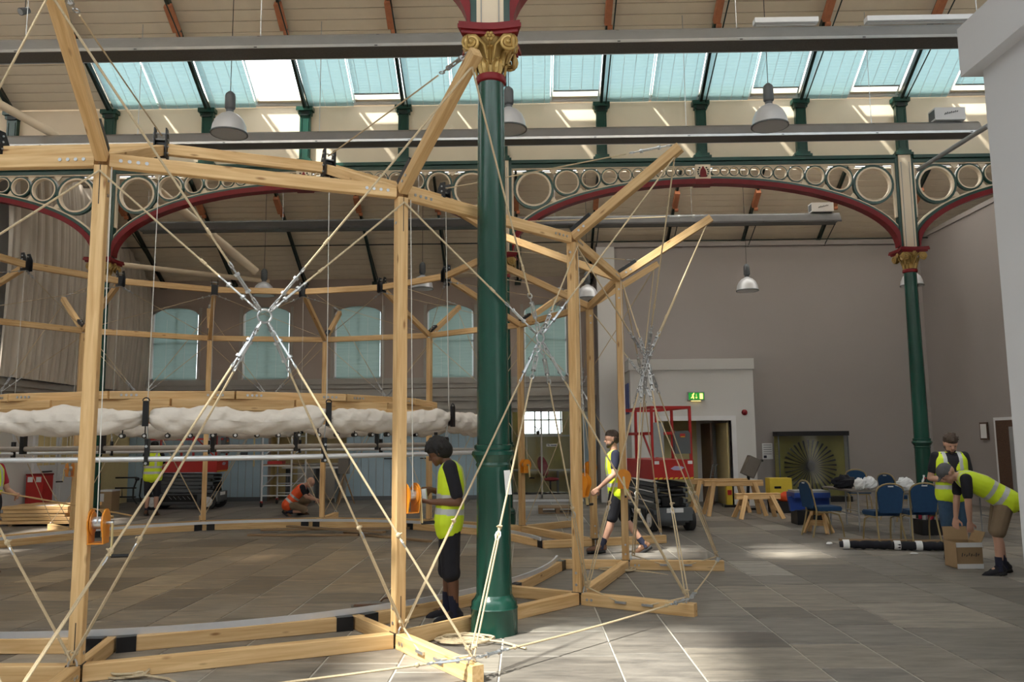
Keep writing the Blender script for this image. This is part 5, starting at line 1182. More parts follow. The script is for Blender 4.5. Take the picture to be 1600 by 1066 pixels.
# display case with a sunburst of muskets
X0, X1, YC = 6.75, 8.62, 22.0
dc = thing('display_case', 'glazed display case holding a sunburst of old muskets', 'display case', ((X0+X1)/2, YC, 0))
M['mustard'] = mat('mustard', (0.26, 0.22, 0.06), 0.8, var=0.1)
B().box(X0, X1, YC+0.33, YC+0.36, 0.12, 1.80).build('back_board', 'mustard', dc)
B().box(X0-0.02, X1+0.02, YC-0.02, YC+0.38, 1.74, 1.86).build('top_box', 'black', dc); B().box(X0-0.02, X1+0.02, YC-0.02, YC+0.38, 0, 0.14).build('plinth', 'black', dc)
for x in (X0, X1-0.03): B().box(x, x+0.03, YC, YC+0.03, 0.14, 1.74).build('corner_post', 'grey', dc)
B().box(X0+0.03, X1-0.03, YC+0.010, YC+0.015, 0.14, 1.74).build('front_pane', 'glass', dc)
for x in (X0+0.01, X1-0.016): B().box(x, x+0.006, YC+0.03, YC+0.33, 0.14, 1.74).build('side_pane', 'glass', dc)
cc = V(((X0+X1)/2-0.02, YC+0.27, 0.93))
for k in range(32):
    a = 2*pi*k/32+0.06; d = V((math.cos(a), 0, math.sin(a))); b = B()
    b.bar(cc+d*0.06, cc+d*0.50, 0.018, 0.018, (0, 1, 0)); s_ = V((-d.z, 0, d.x))
    b.add([cc+d*0.45-s_*0.010+V((0, q, 0)) for q in (-.012, .012)]+[cc+d*0.45+s_*0.010+V((0, q, 0)) for q in (-.012, .012)]+[cc+d*0.70-s_*0.040+V((0, q, 0)) for q in (-.012, .012)]+[cc+d*0.70+s_*0.010+V((0, q, 0)) for q in (-.012, .012)], [(0, 1, 3, 2), (4, 6, 7, 5), (0, 4, 5, 1), (2, 3, 7, 6), (0, 2, 6, 4), (1, 5, 7, 3)])
    b.build('musket', 'black', dc)
B().cyl(cc-V((0, 0.03, 0)), cc+V((0, 0.03, 0)), 0.09, n=20).build('boss', 'black', dc)
# long black bundle, plank, cardboard box on the floor at right
p, q = gp(1312, 858), gp(1500, 862); d = (q-p).normalized(); sd = random.Random(9)
bd = thing('wrapped_bundle', 'long black wrapped bundle with white tape lying on the floor', 'bundle', p)
n = 40; B().tube([p+(q-p)*k/n+V((0, sd.uniform(-.01, .01), 0.07+sd.uniform(-.006, .006))) for k in range(n+1)], [0.045+0.02*min(1, k/8)+sd.uniform(-.008, .006) for k in range(n+1)], 9).build('wrapping', 'darkcloth', bd, True)
for t in (0.03, 0.46, 0.64, 0.92): B().cyl(p+(q-p)*t+V((0, 0, 0.07)), p+(q-p)*t+d*0.09+V((0, 0, 0.07)), 0.074, n=12).build('tape', 'paper', bd, True)
pk = beam('loose_plank', gp(1312, 846)+V((0, 0, 0.02)), gp(1500, 848)+V((0, 0, 0.02)), 0.14, 0.035, 'oldwood', None); tag(pk, 'pale plank lying behind the black bundle', 'plank')
crumple('torn_wrapper', tuple(gp(1296, 851)+V((0, 0, 0.02))), (0.05, 0.04, 0.02), 'paper', 'scrap of white wrapper at the left end of the black bundle', 'litter', 8)
crumple('paper_scrap', tuple(gp(1428, 866)+V((0, 0, 0.01))), (0.06, 0.03, 0.01), 'paper', 'small white scrap on the floor before the black bundle', 'litter', 9)
c = gp(1517, 889); bx = thing('cardboard_box', 'open brown cardboard box with white tape beside the bending man', 'box', c)
x, y = c.x, c.y+0.16; wb_ = 0.165
for x0, x1, y0, y1 in ((x-wb_, x+wb_, y-0.16, y-0.155), (x-wb_, x+wb_, y+0.155, y+0.16), (x-wb_, x-wb_+0.005, y-0.16, y+0.16), (x+wb_-0.005, x+wb_, y-0.16, y+0.16)): B().box(x0, x1, y0, y1, 0, 0.33).build('side', 'card', bx)
B().box(x-wb_, x+wb_, y-0.16, y+0.16, 0, 0.006).build('bottom', 'card', bx)
B().bar((x, y+0.155, 0.33), (x, y+0.19, 0.50), 0.32, 0.005, (0, 1, 0)).build('flap', 'card', bx); B().bar((x+wb_, y, 0.33), (x+wb_+0.06, y, 0.46), 0.005, 0.30, (0, 1, 0)).build('flap', 'card', bx)
for z in (0.03, 0.30): B().box(x-wb_-0.003, x+wb_+0.003, y-0.164, y-0.160, z-0.03, z+0.03).build('tape', 'paper', bx)
mk = B()
for k in range(8): mk.bar((x-0.105+0.03*k, y-0.163, 0.155+0.01*(k % 2)), (x-0.095+0.03*k, y-0.163, 0.20-0.012*(k % 3)), 0.002, 0.018, (0, 1, 0))
mk.build('printed_mark', 'ink', bx)
# timber stacks at left
stk = []; sd = random.Random(3)
g0 = gp(62, 822)
for r in range(5):
    for k in range(4):
        yy = g0.y+0.3*k; zz_ = 0.08+0.075*r; x0 = -11.05+sd.uniform(-0.15, 0.15)
        o = beam('timber_plank', (x0, yy, zz_), (x0+1.85+sd.uniform(-0.15, 0.1)-0.12*r, yy+sd.uniform(-.01, .01), zz_), 0.26, 0.065, 'pine', None); tag(o, 'pine plank in the left edge pile, %s layer up, %s from the front' % (ORD[r], ORD[k]), 'plank', 'stacked pine planks')
for x in (-10.8, -9.5):
    o = beam('bearer', (x, g0.y-0.1, 0.022), (x, g0.y+1.0, 0.022), 0.09, 0.044, 'oldwood', None); tag(o, '%s short bearer under the timber pile at the left edge' % ('left' if x < -10 else 'right'), 'bearer', 'bearers under the timber pile')
pp = B().box(-10.35, -9.95, g0.y-0.02, g0.y+0.2, 0.416, 0.42).build('paper_sheet', 'paper'); tag(pp, 'white sheet lying on the timber pile at left', 'paper')
rb_ = thing('red_tool_box', 'red box standing behind the timber pile at left', 'box', (-11.42, 19.2, 0)); c = V((-11.42, 19.2, 0)); B().box(c.x-0.2, c.x+0.2, 19.0, 19.4, 0.0, 0.98).build('body', 'liftred', rb_); B().box(c.x-0.21, c.x+0.21, 18.99, 19.41, 0.98, 1.02).build('lid', 'red', rb_)
for dx in (-0.1, 0.1): B().box(c.x+dx-0.06, c.x+dx+0.06, 18.985, 18.99, 0.83, 0.95).build('label', 'paper', rb_)
# folding workbench stand, crate
c = gp(193, 788); wk = thing('workbench_frame', 'black folding workbench frame near the yellow panel at left', 'workbench', c)
for sx in (-1, 1):
    B().tube([(c.x+sx*0.38, c.y, 0.0), (c.x+sx*0.26, c.y, 0.18), (c.x+sx*0.26, c.y, 0.42), (c.x+sx*0.34, c.y, 0.66), (c.x+sx*0.34, c.y, 0.74)], 0.022, 7).build('leg', 'black', wk, True)
    B().tube([(c.x+sx*0.34, c.y+0.4, 0.0), (c.x+sx*0.26, c.y+0.4, 0.2), (c.x+sx*0.30, c.y+0.4, 0.7)], 0.022, 7).build('leg', 'black', wk, True)
    B().ball((c.x+sx*0.36, c.y, 0.70), (0.07, 0.05, 0.05), 8, 6).build('clamp', 'black', wk)
for z in (0.20, 0.45, 0.74): B().bar((c.x-0.34, c.y, z), (c.x+0.34, c.y, z), 0.04, 0.04).build('rail', 'black', wk)
c = gp(160, 800); ck = thing('packing_case', 'brown packing case with white lid behind the left green column', 'box', c); B().box(c.x-0.15, c.x+0.22, c.y, c.y+0.4, 0, 0.50).build('body', 'card', ck); B().box(c.x-0.16, c.x+0.23, c.y-0.01, c.y+0.41, 0.50, 0.54).build('lid', 'paper', ck); B().box(c.x-0.12, c.x+0.02, c.y-0.005, c.y, 0.25, 0.45).build('label', 'paper', ck)
# aluminium work tower
c = gp(408, 793); c2 = gp(470, 783); tw = thing('access_tower', 'aluminium access tower on red castors near the store room opening', 'tower', c)
posts = [V((c.x, c.y, 0)), V((c.x+0.78, c.y, 0)), V((c.x+0.05, c.y+1.2, 0)), V((c.x+0.83, c.y+1.2, 0))]
for p in posts:
    B().cyl(p+V((0, 0, 0.14)), p+V((0, 0, 1.95)), 0.025, n=8).build('post', 'alu', tw, True)
    cs = B().cyl(p+V((-0.02, 0, 0.07)), p+V((0.02, 0, 0.07)), 0.07, n=14).build('castor', 'rubber', tw, True); B().box(p.x-0.03, p.x+0.03, p.y-0.03, p.y+0.03, 0.10, 0.16).build('castor_fork', 'liftred', cs)
for a_, b_ in ((0, 1), (2, 3)):
    for k in range(7): B().cyl(posts[a_]+V((0, 0, 0.3+0.26*k)), posts[b_]+V((0, 0, 0.3+0.26*k)), 0.016, n=7).build('rung', 'alu', tw, True)
for a_, b_ in ((0, 2), (1, 3)):
    for z in (0.5, 1.3): B().cyl(posts[a_]+V((0, 0, z)), posts[b_]+V((0, 0, z+0.35)), 0.016, n=7).build('brace', 'alu', tw, True)
B().box(c.x, c.x+0.8, c.y, c.y+1.2, 1.08, 1.12).build('deck', 'oldwood', tw); B().box(c.x+0.1, c.x+0.5, c.y+0.1, c.y+0.4, 1.12, 1.2).build('tool_tray', 'liftred', tw)
# dark bench and stool by the store
bn = thing('dark_bench', 'dark work bench at the right side of the store room opening', 'bench', (-5.5, 23.4, 0)); B().box(-6.9, -5.3, 23.2, 23.7, 0.95, 1.0).build('top', 'palewall', bn)
for x in (-6.8, -6.0, -5.4): B().box(x, x+0.05, 23.25, 23.65, 0, 0.95).build('leg', 'grey', bn)
bl_ = thing('tripod_stand', 'dark tripod stand right of the store room opening', 'stand', (-5.0, 22.6, 0))
for a in (0.3, 2.4, 4.5): B().cyl((-5.0+0.3*math.cos(a), 22.6+0.3*math.sin(a), 0), (-5.0, 22.6, 0.85), 0.02, n=7).build('leg', 'oldwood', bl_)
B().box(-5.14, -4.86, 22.5, 22.7, 0.82, 1.32).build('head', 'oldtop', bl_)
# offcuts inside the ring
for k, (u0, v0, u1, v1, z, lb) in enumerate(((388, 838, 560, 838, 0.02, 'long dark offcut lying left inside the ring'), (408, 833, 640, 830, 0.055, 'offcut lying across the longest one inside the ring'), (540, 834, 672, 848, 0.02, 'offcut pointing right toward the man inside the ring'), (450, 830, 600, 840, 0.09, 'thin top offcut crossing the pile inside the ring'))):
    o = beam('offcut', gp(u0, v0)+V((0, 0, z)), gp(u1, v1)+V((0, 0, z)), 0.11, 0.035, 'oldwood', None); tag(o, lb, 'plank', 'offcuts inside the ring')
lt = beam('lath', at(-40, 762, 10.6), at(206, 806, 12.6), 0.05, 0.02, 'pine', None); tag(lt, 'long thin lath carried by the man at the left edge', 'lath')
# pallet
c = gp(872, 803); pt_ = thing('pallet', 'small wooden pallet on the floor before the olive office', 'pallet', c)
for k in range(5): B().box(c.x-0.45, c.x+0.45, c.y+0.17*k, c.y+0.10+0.17*k, 0.12, 0.14).build('deck_board', 'oldwood', pt_)
for x in (-0.45, -0.05, 0.35): B().box(c.x+x, c.x+x+0.10, c.y, c.y+0.78, 0.02, 0.12).build('block_row', 'oldwood', pt_)
for y in (0, 0.68): B().box(c.x-0.45, c.x+0.45, c.y+y, c.y+y+0.1, 0, 0.02).build('bottom_board', 'oldwood', pt_)
rl = B().box(-0.6, 1.6, 22.9, 22.96, 0.0, 0.06).build('floor_rail', 'alu'); tag(rl, 'bright aluminium rail on the floor before the olive office', 'rail')
# red office chair behind the screen
c = V((0.75, 25.2, 0)); oc = thing('office_chair', 'red swivel office chair inside the olive office', 'chair', c)
for k in range(5): a = 2*pi*k/5; B().bar(c+V((0, 0, 0.09)), c+V((0.30*math.cos(a), 0.30*math.sin(a), 0.06)), 0.05, 0.03).build('base_spoke', 'black', oc); 
B().cyl(c+V((0, 0, 0.08)), c+V((0, 0, 0.45)), 0.03, n=10).build('stem', 'black', oc); 
for k in range(5): a = 2*pi*k/5; B().ball(c+V((0.30*math.cos(a), 0.30*math.sin(a), 0.03)), 0.03, 8, 6).build('castor', 'black', oc)
B().ball(c+V((0.02, 0, 0.50)), (0.25, 0.24, 0.06), 14, 8).build('seat', 'chairred', oc, True)
Mx = Matrix.Rotation(0.7, 3, 'Z') @ Matrix.Rotation(-0.25, 3, 'Y'); B().ball(c+V((-0.22, -0.05, 0.90)), (0.07, 0.23, 0.32), 14, 10, Mx).build('backrest', 'chairred', oc, True); B().bar(c+V((-0.05, 0, 0.46)), c+V((-0.25, 0, 0.75)), 0.06, 0.03).build('back_stem', 'black', oc)
dk = thing('desk', 'grey office desk behind the red swivel chair', 'desk', (0.9, 26.2, 0)); B().box(-0.6, 2.4, 26.0, 26.7, 0.72, 0.76).build('top', 'palewall', dk)
for x in (-0.55, 1.0, 2.3): B().box(x, x+0.05, 26.05, 26.65, 0, 0.72).build('leg', 'midgrey', dk)
pv = thing('small_plant', 'tiny dark potted plant on the office window sill', 'plant', (0.42, 26.9, 1.86)); B().lathe([(0.05, 0), (0.07, 0.12)], 12, (0.42, 26.92, 1.86)).build('pot', 'darkwood', pv, True); B().tube([(0.42, 26.92, 1.97), (0.40, 26.92, 2.07), (0.32, 26.92, 2.13), (0.18, 26.92, 2.13)], 0.014, 6).build('stem', 'darkwood', pv, True); B().tube([(0.44, 26.92, 1.97), (0.50, 26.92, 2.1)], 0.016, 6).build('stem', 'darkwood', pv, True)
# paper tag on the near column, sack near the second post
tg_ = B().box(-0.02, 0.0, 0, 0.001, 0, 0.01); p = at(792, 735, 7.30); q = at(795, 773, 7.31)
o = B().bar(p, q, 0.055, 0.003, (0, 1, 0)).build('paper_tag', 'paper'); tag(o, 'white paper strip hanging on the rope beside the near column', 'tag')
c = gp(585, 962); sk = thing('tool_bag', 'flat brown canvas tool bag on the floor behind the second post', 'bag', c)
bb = B().ball(c+V((0, 0.12, 0.05)), (0.26, 0.15, 0.06), 16, 10); sd = random.Random(6); bb.v = [(p[0]+sd.uniform(-.015, .015), p[1]+sd.uniform(-.01, .01), max(0.002, p[2]+sd.uniform(-.008, .01))) for p in bb.v]; bb.build('body', 'oldtop', sk, True)
B().tube([c+V((0.1+0.06*math.cos(t), 0.10, 0.09+0.06*math.sin(t))) for t in [pi*k/6 for k in range(7)]], 0.008, 6).build('handle', 'boot', sk, True); B().bar(c+V((-0.2, -0.02, 0.10)), c+V((0.18, 0.0, 0.105)), 0.07, 0.01).build('flap', 'boot', sk)
# ================================================================== PEOPLE
def capsules(caps):
    b = B()
    for c in caps:
        if len(c) == 2: b.ball(c[0], c[1], 14, 10); continue
        p, r, q, s = V(c[0]), c[1], V(c[2]), c[3]
        b.tube([p, q], [r, s], 12); b.ball(p, r, 12, 8); b.ball(q, s, 12, 8)
    return b
TMP = bpy.data.scenes.new('tmp')
def melt(name, caps, m, parent, voxel=0.010, it=6):
    me = capsules(caps).mesh(name); o = bpy.data.objects.new(name, me); TMP.collection.objects.link(o)
    r = o.modifiers.new('r', 'REMESH'); r.mode = 'VOXEL'; r.voxel_size = voxel; r.use_smooth_shade = True
    s = o.modifiers.new('s', 'SMOOTH'); s.factor = 0.5; s.iterations = it
    TMP.view_layers[0].update(); dg = TMP.view_layers[0].depsgraph; me2 = bpy.data.meshes.new_from_object(o.evaluated_get(dg)); bpy.data.objects.remove(o)
    me2.name = name; me2.materials.clear()
    return link(name, me2, m, parent)
def mix(a, b, t): return V(a)*(1-t)+V(b)*t
def hand(caps, wr, d, pn, side, curl=0.5, sc=1.0):
    """palm, four bent fingers, thumb. d: direction from wrist, pn: palm normal, side: +1 thumb on cross(d,pn)"""
    d = V(d).normalized(); pn = V(pn); pn = (pn-d*d.dot(pn)).normalized(); l = d.cross(pn)*side
    c = V(wr); 
    for k in (-1, -0.3, 0.4, 1): caps.append((c+d*0.01*sc+l*0.018*k*sc, 0.015*sc, c+d*0.085*sc+l*0.030*k*sc, 0.0125*sc))
    for k, ln in ((1, 0.072), (0.38, 0.080), (-0.3, 0.074), (-0.95, 0.058)):
        p = c+d*0.085*sc+l*0.031*k*sc; a = curl*0.9; q = p+(d*math.cos(a)+pn*math.sin(a))*ln*0.52*sc; a2 = curl*2.1; e = q+(d*math.cos(a2)+pn*math.sin(a2))*ln*0.5*sc
        caps.append((p, 0.0105*sc, q, 0.0095*sc)); caps.append((q, 0.0095*sc, e, 0.0078*sc))
    p = c+d*0.025*sc+l*0.030*sc; q = p+(d*0.6+l*0.7+pn*0.35).normalized()*0.045*sc; e = q+(d*0.9+pn*0.5*curl+l*0.15).normalized()*0.035*sc
    caps.append((p, 0.014*sc, q, 0.012*sc)); caps.append((q, 0.012*sc, e, 0.009*sc))
def person(label, loc, rz, J, skin, look, sc=1.0):
    """J: joints in local axes (x forward, y left, z up). look: clothing options"""
    root = thing('person', label, 'person', (0, 0, 0))
    P = {k: V(v) for k, v in J.items() if not isinstance(v, float)}
    pel, che, nek, hd = P['pelvis'], P['chest'], P['neck'], P['head']
    sp = (che-pel).normalized(); lat = (P['shL']-P['shR']); lat = (lat-sp*lat.dot(sp)).normalized(); fwd = lat.cross(sp).normalized()
    hf = V(P.get('hface', V((1, 0, 0)))).normalized(); hl = V((0, 0, 1)).cross(hf).normalized(); hu = hf.cross(hl)
    if 'hup' in P: hu = V(P['hup']).normalized(); hl = hu.cross(hf).normalized(); hf = hl.cross(hu)
    body = []
    def torso(off, t0=0.0, t1=1.0, shw=1.0):
        out = []; top = mix(P['shL'], P['shR'], 0.5)
        prof = [(0.0, 0.085, 0.115, pel-sp*0.06), (0.14, 0.082, 0.115, pel), (0.34, 0.070, 0.108, mix(pel, che, 0.45)), (0.6, 0.085, 0.112, che), (0.84, 0.10, 0.098, mix(che, top, 0.62)), (1.0, 0.135*shw, 0.062, top-sp*0.015)]
        for (ta, wa, ra, ca), (tb, wb2, rb2, cb) in zip(prof, prof[1:]):
            for k in range(4):
                f = k/4; t = ta+(tb-ta)*f
                if t < t0-1e-6 or t > t1+1e-6: continue
                c = mix(ca, cb, f); w2 = wa+(wb2-wa)*f; r2 = ra+(rb2-ra)*f+off
                out.append((c-lat*w2, r2, c+lat*w2, r2))
        if t1 >= 1: out.append((top-sp*0.015-lat*0.135*shw, 0.062+off, top-sp*0.015+lat*0.135*shw, 0.062+off))
        return out
    body += torso(-0.006)
    top = mix(P['shL'], P['shR'], 0.5)
    body.append((top+sp*0.0, 0.060, hd-hu*0.07-hf*0.015, 0.052))
    # head: cranium, face, jaw, nose, brow, ears, lips
    def H(f, l, u): return hd+hf*f+hl*l+hu*u
    body += [(H(-0.018, 0, 0.030), 0.088), (H(0.012, 0, 0.022), 0.084), (H(-0.025, -0.012, 0.02), 0.080, H(-0.025, 0.012, 0.02), 0.080)]
    body += [(H(0.035, -0.020, -0.045), 0.050, H(0.035, 0.020, -0.045), 0.050), (H(0.060, -0.012, -0.088), 0.026, H(0.060, 0.012, -0.088), 0.026), (H(0.0, -0.045, -0.055), 0.024, H(0.058, -0.010, -0.090), 0.022), (H(0.0, 0.045, -0.055), 0.024, H(0.058, 0.010, -0.090), 0.022)]
    body += [(H(0.084, 0, 0.010), 0.010, H(0.104, 0, -0.028), 0.014), (H(0.096, -0.010, -0.032), 0.010, H(0.096, 0.010, -0.032), 0.010), (H(0.078, -0.034, 0.026), 0.012, H(0.084, 0.0, 0.024), 0.011), (H(0.078, 0.034, 0.026), 0.012, H(0.084, 0.0, 0.024), 0.011), (H(0.082, -0.016, -0.058), 0.009, H(0.082, 0.016, -0.058), 0.009), (H(0.080, -0.014, -0.068), 0.009, H(0.080, 0.014, -0.068), 0.009)]
    for s in (-1, 1): body += [(H(-0.012, s*0.082, 0.012), 0.014, H(-0.006, s*0.080, -0.024), 0.010)]
    # limbs
    for s in 'LR':
        sh, el, wr = P['sh'+s], P['el'+s], P['wr'+s]; hp, kn, an, to = P['hip'+s], P['kn'+s], P['an'+s], P['toe'+s]
        m1 = mix(sh, el, 0.35); body += [(sh, 0.058, m1, 0.050), (m1, 0.050, el, 0.040), (el, 0.040, mix(el, wr, 0.3), 0.041), (mix(el, wr, 0.3), 0.041, wr, 0.026)]
        hd_ = P.get('hd'+s, wr-el); hand(body, wr, hd_, P.get('pn'+s, V((0, -1 if s == 'L' else 1, 0))), 1 if s == 'L' else -1, J.get('curl'+s, 0.5))
        body += [(hp, 0.088, mix(hp, kn, 0.5), 0.075), (mix(hp, kn, 0.5), 0.075, kn, 0.055), (kn, 0.054, mix(kn, an, 0.32)-V((0.012, 0, 0)), 0.056), (mix(kn, an, 0.32)-V((0.012, 0, 0)), 0.056, an, 0.034)]
        f = (to-an); body += [(an, 0.034, an+f*0.45, 0.026)]
    bo = melt('body', body, skin, root, 0.0075, 5)
    # eyes, mouth
    for s in (-1, 1):
        B().ball(H(0.083, s*0.031, 0.006), (0.010, 0.010, 0.008), 8, 6).build('eye', 'ink', bo, True)
    # tee shirt
    tee = torso(0.010, 0.10, 1.0, 1.0)
    for s in 'LR':
        sh, el = P['sh'+s], P['el'+s]; e = mix(sh, el, look.get('sleeve', 0.62)); tee += [(sh, 0.070, mix(sh, e, 0.6), 0.064), (mix(sh, e, 0.6), 0.064, e, 0.060)]
    melt('tee_shirt', tee, look.get('tee', 'darkcloth'), root, 0.010, 4)
    # vest
    if look.get('vest'):
        ves = torso(0.026, look.get('vest0', 0.0), 0.97, 0.86)
        if look.get('hem'): ves += [(pel-sp*look['hem']-lat*0.09, 0.122, pel+sp*0.05-lat*0.085, 0.128), (pel-sp*look['hem']+lat*0.09, 0.122, pel+sp*0.05+lat*0.085, 0.128), (pel-sp*look['hem']-lat*0.09, 0.122, pel-sp*look['hem']+lat*0.09, 0.122)]
        vo_ = melt('vest', ves, look['vest'], root, 0.010, 4); me = vo_.data; me.materials.append(M['reflect']); 
        if look.get('vest_trim'): me.materials.append(M[look['vest_trim']])
        L0 = (che-pel).length
        for pl_ in me.polygons:
            c = pl_.center-pel; s_ = c.dot(sp); y_ = abs(c.dot(lat)); 
            if (0.02 < s_ < 0.075) or (0.155 < s_ < 0.205 and look.get('bands', 2) > 1) or (s_ > 0.18 and 0.075 < y_ < 0.122): pl_.material_index = 1
            elif c.dot(fwd) > 0.05 and y_ < 0.022+0.05*max(0, s_-0.30)/0.2*2.2 and s_ > look.get('open', 0.28): pl_.material_index = 2 if look.get('vest_trim') else 0
    # shorts or trousers
    shs = torso(0.016, 0.0, 0.2)
    for s in 'LR':
        hp, kn, an = P['hip'+s], P['kn'+s], P['an'+s]; e = mix(hp, kn, look.get('leg', 0.85)) if look.get('leg', 0.85) <= 1 else mix(kn, an, look['leg']-1)
        shs += [(hp, 0.108, mix(hp, kn, 0.5), 0.098)]
        shs += [(mix(hp, kn, 0.5), 0.098, e, 0.090)] if look.get('leg', .85) <= 1 else [(mix(hp, kn, 0.5), 0.098, kn, 0.088), (kn, 0.088, e, look.get('cuff', 0.082))]
    melt('shorts' if look.get('leg', .85) < 1.5 else 'trousers', shs, look.get('shorts', 'darkcloth'), root, 0.010, 4)
    # socks, shoes
    for s in 'LR':
        an, to, kn = P['an'+s], P['toe'+s], P['kn'+s]; f = (to-an).normalized(); dn = V((f.z, 0, -1)); up_ = (kn-an).normalized(); fh = V((f.x, f.y, 0)).normalized() if V((f.x, f.y, 0)).length > 0.3 else f
        if look.get('leg', .85) < 1.5: B().tube([an-up_*0.04, an+up_*0.05, an+up_*look.get('sock', 0.12)], [0.047, 0.043, 0.046], 12).build('sock', look.get('socks', 'navy'), root, True)
        sole = an-up_*0.045
        c = [(an-f*0.045-up_*0.030, 0.038, an+f*0.06-up_*0.028, 0.042), (an+f*0.06-up_*0.030, 0.042, an+f*0.150-up_*0.036, 0.038), (an-f*0.02+up_*0.01, 0.042, an+f*0.02-up_*0.0, 0.044), (an+f*0.150-up_*0.040, 0.036, an+f*0.180-up_*0.044, 0.032)]
        so_ = melt('shoe', c, look.get('shoes', 'darkcloth'), root, 0.009, 3)
        B().tube([an-f*0.07-up_*0.066, an+f*0.05-up_*0.068, an+f*0.19-up_*0.068], [0.034, 0.040, 0.030], 10).build('sole', look.get('sole', 'rubber'), so_, True)
    # hair or cap
    hs = look.get('hairstyle')
    if hs == 'twists':
        hc = [(H(-0.026, 0, 0.048), 0.106), (H(0.006, 0, 0.060), 0.096), (H(-0.055, 0, 0.0), 0.092), (H(-0.03, -0.03, 0.0), 0.068, H(-0.03, 0.03, 0.0), 0.068)]; sd = random.Random(2)
        for k in range(90):
            a = sd.uniform(0, 2*pi); e = sd.uniform(-0.15, 1.4); d = hf*math.cos(a)*math.cos(e)+hl*math.sin(a)*math.cos(e)+hu*math.sin(e)
            if d.dot(hf) > 0.55 and d.dot(hu) < 0.30: continue
            p = hd+hu*0.04-hf*0.015+d*0.106; hc.append((p, 0.017, p+d*0.020-hu*0.032*(1.2-math.sin(e))+hf*0.008, 0.010))
        melt('hair', hc, 'hair', root, 0.008, 2)
    elif hs == 'short':
        hc = [(H(-0.026, 0, 0.046), 0.092), (H(0.006, 0, 0.056), 0.083), (H(-0.050, 0, -0.01), 0.070), (H(-0.03, -0.03, 0.005), 0.063, H(-0.03, 0.03, 0.005), 0.063)]; melt('hair', hc, look.get('hair', 'hair2'), root, 0.008, 3)
    elif hs == 'messy':
        hc = [(H(-0.026, 0, 0.052), 0.095), (H(0.010, 0, 0.068), 0.085), (H(-0.045, 0, 0.01), 0.078)]; sd = random.Random(5)
        for k in range(40):
            a = sd.uniform(0, 2*pi); e = sd.uniform(0.3, 1.5); d = hf*math.cos(a)*math.cos(e)+hl*math.sin(a)*math.cos(e)+hu*math.sin(e); p = hd+hu*0.055-hf*0.01+d*0.085; hc.append((p, 0.016, p+d*0.022, 0.008))
        melt('hair', hc, look.get('hair', 'hair2'), root, 0.008, 2)
    elif hs == 'cap':
        melt('cap', [(H(-0.014, 0, 0.042), 0.097), (H(0.01, 0, 0.048), 0.090), (H(0.06, -0.035, 0.040), 0.012, H(0.13, -0.02, 0.022), 0.010), (H(0.06, 0.035, 0.040), 0.012, H(0.13, 0.02, 0.022), 0.010), (H(0.07, 0, 0.046), 0.014, H(0.145, 0, 0.026), 0.010), (H(0.06, -0.05, 0.034), 0.01, H(0.06, 0.05, 0.034), 0.01)], look.get('capm', 'cap'), root, 0.008, 3)
    elif hs == 'beard' or hs == 'bald': pass
    if look.get('beard'): melt('beard', [(H(0.045, -0.022, -0.075), 0.040, H(0.045, 0.022, -0.075), 0.040), (H(0.062, 0, -0.098), 0.030), (H(-0.005, -0.062, -0.045), 0.022, H(0.04, -0.03, -0.088), 0.022), (H(-0.005, 0.062, -0.045), 0.022, H(0.04, 0.03, -0.088), 0.022)], look.get('hair', 'hair2'), root, 0.008, 3)
    place(root, loc, rz, sc)
    return root
STD = dict(pelvis=(0, 0, 0.96), chest=(0.0, 0, 1.24), neck=(0, 0, 1.48), head=(0.03, 0, 1.63), shL=(0, 0.185, 1.42), shR=(0, -0.185, 1.42), elL=(-0.04, 0.24, 1.13), elR=(-0.04, -0.24, 1.13), wrL=(0.06, 0.25, 0.89), wrR=(0.06, -0.25, 0.89),
           hipL=(0, 0.095, 0.90), hipR=(0, -0.095, 0.90), knL=(0.02, 0.10, 0.49), knR=(0.02, -0.10, 0.49), anL=(-0.02, 0.11, 0.085), anR=(-0.02, -0.11, 0.085), toeL=(0.12, 0.125, 0.04), toeR=(0.12, -0.125, 0.04))
def pose(**k): d = dict(STD); d.update(k); return d
# near man, in profile facing left, looking at the small white object in his hands
c = gp(702, 969)
nm = person('man in yellow vest and black shorts standing by the second near post', (c.x, c.y, 0.0), pi,
       pose(head=(0.105, 0, 1.555), hface=(0.90, 0, -0.42), hup=(0.42, 0, 0.90), neck=(0.03, 0, 1.46), chest=(-0.02, 0, 1.24), shL=(-0.02, 0.17, 1.42), shR=(0.0, -0.18, 1.41), elL=(-0.11, 0.22, 1.10), wrL=(0.165, 0.15, 1.10), elR=(-0.02, -0.22, 1.12), wrR=(0.18, -0.07, 1.20),
            hdL=(1, -0.25, 0.15), hdR=(0.9, 0.3, -0.1), pnL=(0, -0.5, 1), pnR=(0.1, 0.7, -0.3), curlL=0.75, curlR=0.8, hipL=(-0.01, 0.09, 0.90), anL=(-0.06, 0.10, 0.085), toeL=(0.09, 0.115, 0.05), knL=(-0.02, 0.10, 0.49), anR=(0.03, -0.10, 0.085), toeR=(0.18, -0.11, 0.05), knR=(0.03, -0.10, 0.49)),
       'skin1', dict(vest='hivis', vest0=0.0, hem=0.12, tee='darkcloth', sleeve=0.78, leg=1.12, cuff=0.092, shorts='darkcloth', socks='navy', sock=0.16, shoes='darkcloth', sole='midgrey', hairstyle='twists'), 1.02)
ph_ = thing('remote_handset', 'small white handset held by the man at the second post', 'handset', at(662, 775, c.y)); h0 = at(663, 774, c.y-0.02)
B().bar(h0+V((0.01, 0, -0.07)), h0+V((-0.005, 0, 0.06)), 0.07, 0.045, (1, 0, 0), 0.006).build('case', 'paper', ph_); B().bar(h0+V((0.012, -0.026, -0.02)), h0+V((0.002, -0.026, 0.035)), 0.02, 0.002, (0, 1, 0)).build('button_panel', 'grey', ph_)
